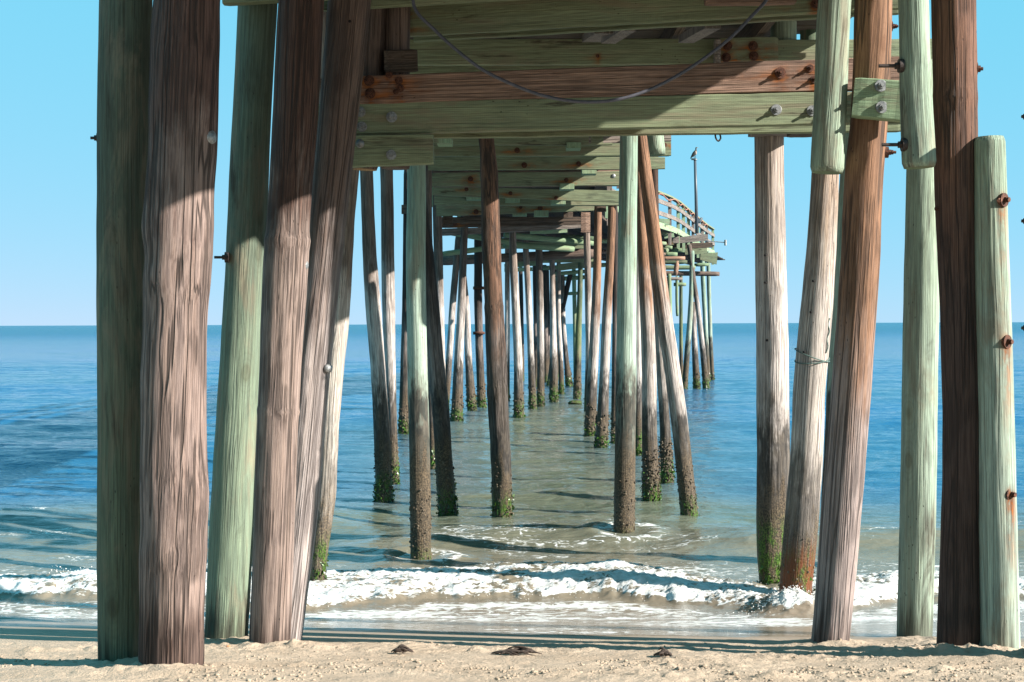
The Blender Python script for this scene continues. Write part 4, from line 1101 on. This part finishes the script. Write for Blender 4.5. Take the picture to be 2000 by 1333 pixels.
def shell(px, py, r, mat, label, nm='seashell'):
    p = on_sand(px, py); V = [(p.x, p.y, p.z + r * 0.5)]; Fc = []
    n = 18
    for ri in (0.5, 1.0):
        for k in range(n):
            an = 2 * math.pi * k / n
            rr = r * ri * (1 + 0.10 * (k % 2)) * (1 - 0.25 * math.sin(an))
            V.append((p.x + rr * math.cos(an), p.y + rr * math.sin(an), p.z + r * (0.38 if ri < 1 else 0.02)))
    for k in range(n):
        k2 = (k + 1) % n
        Fc += [(0, 1 + k, 1 + k2), (1 + k, 1 + n + k, 1 + n + k2, 1 + k2)]
    o = mesh_obj(nm, V, Fc, M[mat], None, Matrix.Translation(p)); props(o, label, 'shell')
shell(1306, 1251, 0.016, 'shell', 'small white shell at the edge of the wet sand')
shell(446, 1263, 0.014, 'oshell', 'small orange shell between the striped green and ringed brown pilings')
def wrack(px, py, L, label):
    p = on_sand(px, py); m = MB()
    for k in range(26):
        u = rng.uniform(-1, 1); a = p + Vector((u * L * 0.4, rng.uniform(-0.03, 0.03), 0.004 + rng.uniform(0, 0.03) * (1 - abs(u))))
        an = rng.uniform(-0.5, 0.5); l = L * rng.uniform(0.35, 0.8)
        pts = [a + Vector((math.cos(an) * l * (s - 0.5), math.sin(an) * l * (s - 0.5), 0.012 * math.sin(s * 3.1) )) for s in (0, 0.25, 0.5, 0.75, 1)]
        m.tube(pts, [0.002, 0.005, 0.007, 0.005, 0.002], 6)
    o = m.build('seaweed_clump', M['wrack'], None, Matrix.Translation(p)); props(o, label, 'seaweed')
wrack(1012, 1279, 0.20, 'dark clump of dried seaweed lying in the long shadow at mid beach')
wrack(785, 1277, 0.10, 'smaller dark seaweed scrap lying left of the big clump')
wrack(1295, 1283, 0.08, 'dark seaweed scrap lying right of the big clump')

# crumbs of sand kicked up round the pilings and along the front
m = MB()
for _ in range(2600):
    x = rng.uniform(-3.2, 3.4); y = 6.65 + abs(rng.normal(0, 0.85))
    if y > 8.9 or float(vnoise(x * 1.6, y * 2.6, s=171)) < 0.08: continue
    r = rng.uniform(0.003, 0.009) * (1.6 if rng.random() < 0.08 else 1)
    m.ball((x, y, ground(x, y) + r * 0.25), r, (rng.uniform(0.8, 1.6), rng.uniform(0.8, 1.3), 0.7), 6, 4, 0.35)
o = m.build('sand_crumbs', SANDM, None, Matrix.Identity(4)); props(o, 'loose crumbs of damp sand scattered over the beach', None, None, 'stuff')
# ------------------------------------------------------------------ sea
ncol = 760
yl = [9.0]
while yl[-1] < 15.2: yl.append(yl[-1] + 0.018)
st = 0.018
while yl[-1] < 90:
    st = 0.018 + (yl[-1] - 15.2) * 0.0042; yl.append(yl[-1] + st)
while yl[-1] < 30000: yl.append(yl[-1] * 1.045)
yl = np.array(yl)
u = np.linspace(-1, 1, ncol)
half = 0.50 * yl + 2.5 + np.clip(yl - 90, 0, None) * 1.0
Yw = np.repeat(yl[:, None], ncol, 1)
Xw = u[None] * half[:, None]
PXR = [-6.0, -3.7, -2.6, -1.75, -0.5, 0.9, 1.6, 2.3, 3.3, 6]
toe = np.interp(Xw, PXR, [12.2, 12.05, 11.95, 11.35, 12.05, 11.85, 11.5, 11.0, 11.7, 12.0]) + 0.22 * fbm(Xw * 1.3, Yw * 0.5, 80, 4) + 0.10 * fbm(Xw * 6, Yw * 2, 81, 3)
back = np.interp(Xw, PXR, [13.1, 13.2, 13.4, 13.6, 13.5, 13.8, 13.3, 12.7, 13.0, 13.0]) + 0.35 * fbm(Xw * 1.1, Yw * 0.4, 83, 4)
uu = (Yw - toe) / (back - toe)
run = np.interp(Xw, [-6, -3.9, -3.0, -1.45, 0, 3.6, 6], [11.5, 11.1, 10.5, 10.05, 9.6, 9.15, 9.0]) + 0.16 * fbm(Xw * 0.8, Yw * 0.1, 85, 3) + 0.04 * fbm(Xw * 3.5, Yw * 0.3, 86, 2)
# open water
far = 1.0 / (1 + (Yw / 90.0) ** 1.2)
ap = sstep(11.8, 15, Yw)
h = ap * 0.055 * fbm(Xw * 0.16 + Yw * 0.05, Yw * 0.42, 90, 3)
h += ap * 0.055 * fbm(Xw * 0.55 + Yw * 0.2, Yw * 1.25 - Xw * 0.1, 93, 3) * np.clip(far * 1.3, 0, 1)
h += ap * 0.026 * fbm(Xw * 1.7 + Yw * 0.4, Yw * 3.6, 96, 3) * far ** 1.5
h += sstep(9.6, 13, Yw) * 0.008 * fbm(Xw * 6, Yw * 11, 99, 2) * far ** 3
# low swells rolling in
def swell(yc, amp, wf, wb, msk):
    q = Yw - yc
    return amp * msk * np.where(q < 0, np.exp(-(q / wf) ** 2), np.exp(-(q / wb) ** 2))
h += swell(14.5 + 0.25 * Xw * 0.3 + 0.4 * vnoise(Xw * 0.35, 0 * Xw, s=5), 0.17, 0.45, 1.0, sstep(1.2, 2.6, Xw))
h += swell(16.2 + 0.5 * vnoise(Xw * 0.3, 0 * Xw, s=6), 0.17, 0.6, 1.3, sstep(-1.2, -2.6, Xw))
h += swell(15.4 + 0.25 * Xw + 0.3 * vnoise(Xw * 0.5, 0 * Xw, s=7), 0.09, 0.4, 0.9, sstep(2.2, 0.9, np.abs(Xw)))
h += swell(24 + 1.2 * vnoise(Xw * 0.15, 0 * Xw, s=8), 0.22, 1.3, 3.0, sstep(-3, -5.5, Xw))
h += swell(33 + 2 * vnoise(Xw * 0.1, 0 * Xw, s=9), 0.14, 1.6, 3.0, 0.6 + 0 * Xw)
# broken wave
inn = sstep(0.0, 0.10, uu) * (1 - sstep(0.75, 1.05, uu))
bill = 1 - np.abs(fbm(Xw * 3.2, Yw * 3.6, 110, 4, 0.55)) * 2.4
bill2 = 1 - np.abs(fbm(Xw * 11, Yw * 12, 114, 3, 0.55)) * 2.6
rise = sstep(-0.02, 0.28, uu) * (1 - sstep(0.45, 1.1, uu))
amp = 0.8 * np.interp(Xw, PXR, [0.09, 0.14, 0.12, 0.08, 0.10, 0.16, 0.10, 0.06, 0.09, 0.10]) * (1 + 0.35 * fbm(Xw * 0.9, 0 * Xw, 117, 2))
h += amp * rise
bill3 = 1 - np.abs(fbm(Xw * 26, Yw * 26, 118, 2)) * 2.6
h += inn * (0.022 * np.clip(bill, -0.6, 1) + 0.014 * np.clip(bill2, -0.5, 1) + 0.008 * bill3)
# ripples round the two smooth green pilings
for pm in (C4, E4):
    c = pm.matrix_world.translation
    c = WM[pm.name].translation
    rr = np.hypot(Xw - c.x, Yw - c.y)
    h += 0.028 * np.exp(-((rr - 0.36) / 0.12) ** 2) * (Yw < 16.5)
# splash heap at the wet orange foot
c = at(1545, 1195, 11.35)
e = ((Xw - c.x + 0.02) / 0.22) ** 2 + ((Yw - 11.25) / 0.20) ** 2
spl = np.exp(-e)
h += spl * (0.10 + 0.05 * np.clip(bill2, -0.5, 1))
sz = sand_z(Xw, Yw)
lev = np.logaddexp(0 * sz, (sz + 0.004) * 60) / 60 - np.log(2) / 60 * np.exp(-np.abs(sz) * 30) * 0
Zw = lev + h * sstep(-0.0, 0.35, Yw - run)
gone = sstep(0.06, -0.10, Yw - run)
Zw = Zw - 0.05 * gone
Zw = np.where(Yw > 2000, Zw * 0, Zw)
# foam density
foam = inn * (0.70 + 0.66 * fbm(Xw * 2.6, Yw * 3.6, 120, 4) + 0.20 * np.clip(rise, 0, 1) )
foam = foam * (1 - 0.55 * sstep(0.15, 0.5, fbm(Xw * 1.0 + 9, Yw * 1.6, 123, 3)) * sstep(0.3, 0.7, uu))
wash = sstep(0.0, 0.25, Yw - run) * (1 - sstep(-0.2, 0.1, uu))
foam = np.maximum(foam, wash * (0.22 + 0.38 * sstep(-0.1, 0.4, fbm(Xw * 0.7, Yw * 3.5, 126, 4)) + 0.35 * sstep(-0.8, 0.0, uu)))
trail = sstep(0.9, 1.1, uu) * (1 - sstep(15.2, 19.0, Yw))
foam = np.maximum(foam, trail * (0.14 + 0.34 * sstep(0.05, 0.55, fbm(Xw * 0.8 + Yw * 0.2, Yw * 2.2, 130, 4)) + 0.22 * sstep(14.6, 13.4, Yw)))
sidef = sstep(1.4, 3.4, np.abs(Xw)) * sstep(13.0, 13.6, Yw) * (1 - sstep(14.4, 15.0, Yw))
foam = np.maximum(foam, sidef * (0.42 * sstep(-0.1, 0.4, fbm(Xw * 1.0, Yw * 3.2, 133, 3))))
crest = sstep(-1.8, -2.8, Xw) * np.exp(-((Yw - 16.6 - 0.5 * vnoise(Xw * 0.3, 0 * Xw, s=6)) / 0.35) ** 2)
foam = np.maximum(foam, crest * (0.35 + 0.4 * fbm(Xw * 2, Yw * 3, 134, 3)))
foam = np.maximum(foam, 1.0 * sstep(0.25, 0.7, spl))
foam = np.maximum(foam, 0.5 * np.exp(-((Yw - 14.95) / 0.2) ** 2) * sstep(0.1, 0.4, Xw) * sstep(2.4, 1.6, Xw))
for pm in (C4, E4):
    c = WM[pm.name].translation
    rr = np.hypot(Xw - c.x - 0.1, Yw - c.y + 0.05)
    foam = np.maximum(foam, 0.62 * np.exp(-((rr - 0.28) / 0.12) ** 2))
foam = np.where(Yw > 20, 0, foam)
white = fbm(Xw * 0.13, Yw * 0.05, 140, 3)
foam = np.clip(foam, 0, 1.2)
pcx = np.interp(Yw, [12, 30, 40, 50, 60], [0.4, 0.3, 1.0, 2.8, 5.0])
murk_reflect = np.clip(sstep(21, 13.5, Yw + 1.2 * fbm(Xw * 0.3, Yw * 0.4, 161, 3)) + np.exp(-((Xw - pcx + 0.9 * fbm(Xw * 0.3, Yw * 0.15, 160, 3)) / (2.6 + 0.01 * Yw)) ** 2) * sstep(70, 30, Yw), 0, 1)  # inshore murk, plus olive under the pier painting its lack of sky reflection
deep = np.clip((Yw - 11.0) / 6.0, 0, 1) ** 0.8
nx_, ny_ = ncol, len(yl)
i = np.arange(ny_ - 1)[:, None]; j = np.arange(nx_ - 1)[None]
Q = np.stack([i * nx_ + j, i * nx_ + j + 1, (i + 1) * nx_ + j + 1, (i + 1) * nx_ + j], -1).reshape(-1, 4)
t = NT('sea_water')
geo = t.n('NewGeometry'); pos = geo.outputs['Position']
sp = t.n('SeparateXYZ', {0: pos})
yy = sp.outputs[1]
fo = t.n('Attribute', attribute_name='foam').outputs['Fac']
dp = t.n('Attribute', attribute_name='deep').outputs['Fac']
pf = t.scale(pos, (1.0, 1.8, 1.0))
murk = t.noise(t.scale(pos, (0.5, 1.5, 1)), 1.0, 4)
body = t.mix(dp, (0.20, 0.16, 0.12), t.mix(t.mr(murk, 0.35, 0.65), (0.084, 0.100, 0.070), (0.120, 0.130, 0.092)))
bigp = t.noise(t.scale(pos, (0.02, 0.06, 1)), 1.0, 4)
mk = t.n('Attribute', attribute_name='murk_reflect').outputs['Fac']
body = t.mix(mk, t.mix(t.mr(bigp, 0.35, 0.65), (0.004, 0.075, 0.19), (0.018, 0.092, 0.165)), body)  # blue beside the pier puts reflected sky into the body colour
body = t.mix(t.mr(yy, 60, 600), body, (0.002, 0.080, 0.150))
# lace pattern for foam
wrp = t.n('TexNoise', {'Vector': pf, 'Scale': 2.4, 'Detail': 3.0}).outputs['Color']
pl = t.n('VectorMath', {0: pf, 1: t.scale(wrp, (0.5, 0.5, 0.0))}, operation='ADD').outputs[0]
v1 = t.n('TexVoronoi', {'Vector': pl, 'Scale': 5.0}, feature='DISTANCE_TO_EDGE').outputs['Distance']
v2 = t.n('TexVoronoi', {'Vector': pl, 'Scale': 14.0}, feature='DISTANCE_TO_EDGE').outputs['Distance']
nn = t.noise(pl, 9, 6, 0.7)
lace = t.math('ADD', t.math('MULTIPLY', t.mr(v1, 0.0, 0.22, 1.0, 0.0), 0.35), t.math('MULTIPLY', t.mr(v2, 0.0, 0.3, 1.0, 0.0), 0.25))
lace = t.math('ADD', lace, t.math('MULTIPLY', nn, 0.55))
thr = t.math('SUBTRACT', 1.12, fo)
ff = t.mr(lace, thr, t.math('ADD', thr, 0.24))
ff = t.math('MULTIPLY', ff, t.mr(fo, 0.05, 0.25))
# fine ripples, calmer close in and fading in size with distance
r1 = t.noise(t.scale(pos, (1.2, 3.6, 1)), 1.0, 5, 0.6)
r2 = t.noise(t.scale(pos, (6, 15, 1)), 1.0, 4, 0.55)
r3 = t.noise(t.scale(pos, (0.22, 0.75, 1)), 1.0, 6, 0.62)
b = t.bump(r2, 0.020, t.mr(yy, 20, 90, 0.8, 0.25, False))
b = t.bump(r1, 0.09, t.mr(yy, 12, 18, 0.12, 0.9), b)
b = t.bump(r3, 0.65, t.mr(yy, 25, 120, 0.0, 0.75), b)
dif = t.n('BsdfPrincipled', {'Base Color': body, 'Roughness': t.mr(yy, 20, 400, 0.04, 0.22), 'IOR': 1.33, 'Specular IOR Level': t.mr(yy, 25, 250, 0.5, 0.13, False), 'Normal': b})
fcol = t.mix(t.mr(nn, 0.3, 0.7), (0.50, 0.48, 0.44), (0.74, 0.75, 0.75))
fb = t.bump(t.noise(pos, 45, 5, 0.7), 0.02, 0.8)
fom = t.n('BsdfPrincipled', {'Base Color': fcol, 'Roughness': 0.6, 'Specular IOR Level': 0.3, 'Subsurface Weight': 0.0, 'Normal': fb})
ms = t.n('MixShader', {0: ff, 1: dif.outputs[0], 2: fom.outputs[0]})
t.t.links.new(ms.outputs[0], t.out.inputs[0])
o = mesh_obj('sea', np.stack([Xw, Yw, Zw], -1).reshape(-1, 3), Q, t.m, None, Matrix.Identity(4), True, {'foam': foam.ravel(), 'deep': deep.ravel(), 'murk_reflect': murk_reflect.ravel()})
props(o, 'blue-green sea with a low foaming wave breaking on the sand', None, None, 'structure')

# spray and froth blobs on the broken wave
t = NT('foam_froth'); gi = t.n('NewGeometry')
nf = t.noise(gi.outputs['Position'], 60, 4)
t.pbsdf(t.mix(nf, (0.55, 0.53, 0.48), (0.78, 0.78, 0.77)), 0.5, t.bump(nf, 0.01), 0.3)
FROTH = t.m
def blobs(n, fx, name, lab, r0=0.006, r1=0.02):
    m = MB()
    for _ in range(n):
        c, k = fx()
        m.ball(c, rng.uniform(r0, r1) * k, (rng.uniform(0.7, 1.4), rng.uniform(0.7, 1.4), rng.uniform(0.6, 1.1)), 7, 5, 0.25)
    o = m.build(name, FROTH, None, Matrix.Identity(4)); props(o, lab, None, None, 'stuff'); return o
def zat(x, y):
    ii = int(np.argmin(abs(yl - y))); jj = int(round((x / half[ii] + 1) / 2 * (ncol - 1)))
    jj = min(max(jj, 0), ncol - 1); return float(Zw[ii, jj]), float(uu[ii, jj]), float(toe[ii, jj]), float(back[ii, jj])
def onwave():
    while True:
        x = rng.uniform(-5.5, 5.5); y = rng.uniform(10.9, 13.6)
        z, u_, a, b_ = zat(x, y)
        if 0.0 < u_ < 0.7 and float(vnoise(x * 3, y * 3, s=150)) > -0.2:
            return (x, y, z + abs(rng.normal(0, 0.012))), 1.0
blobs(1500, onwave, 'sea_foam', 'white froth heaped on the breaking wave', 0.0015, 0.004)
def splash():
    an = rng.uniform(0, math.pi); rr = abs(rng.normal(0, 0.13))
    x = c0.x + rng.normal(0, 0.16); y = 11.25 + rng.normal(0, 0.09)
    z, *_ = zat(x, y)
    return (x, y, z + abs(rng.normal(0, 0.02))), 0.9
c0 = at(1535, 1195, 11.3)
blobs(420, splash, 'water_splash', 'tan splash foaming round the wet orange piling foot', 0.002, 0.006)
def splash2():
    s = rng.uniform(0, 1); k = rng.integers(0, 3)
    px, py = ((115, 1112), (165, 1118), (185, 1108))[k]
    p = at(px, py + 12, 13.2)
    return (p.x + rng.normal(0, 0.05), p.y + rng.normal(0, 0.05), p.z + abs(rng.normal(0, 0.045)) - 0.02), 0.7
blobs(160, splash2, 'water_splash', 'small spurts of spray behind the breaker left of the dark green piling', 0.003, 0.009)
S.cycles.use_denoising = True
S.cycles.max_bounces = 6
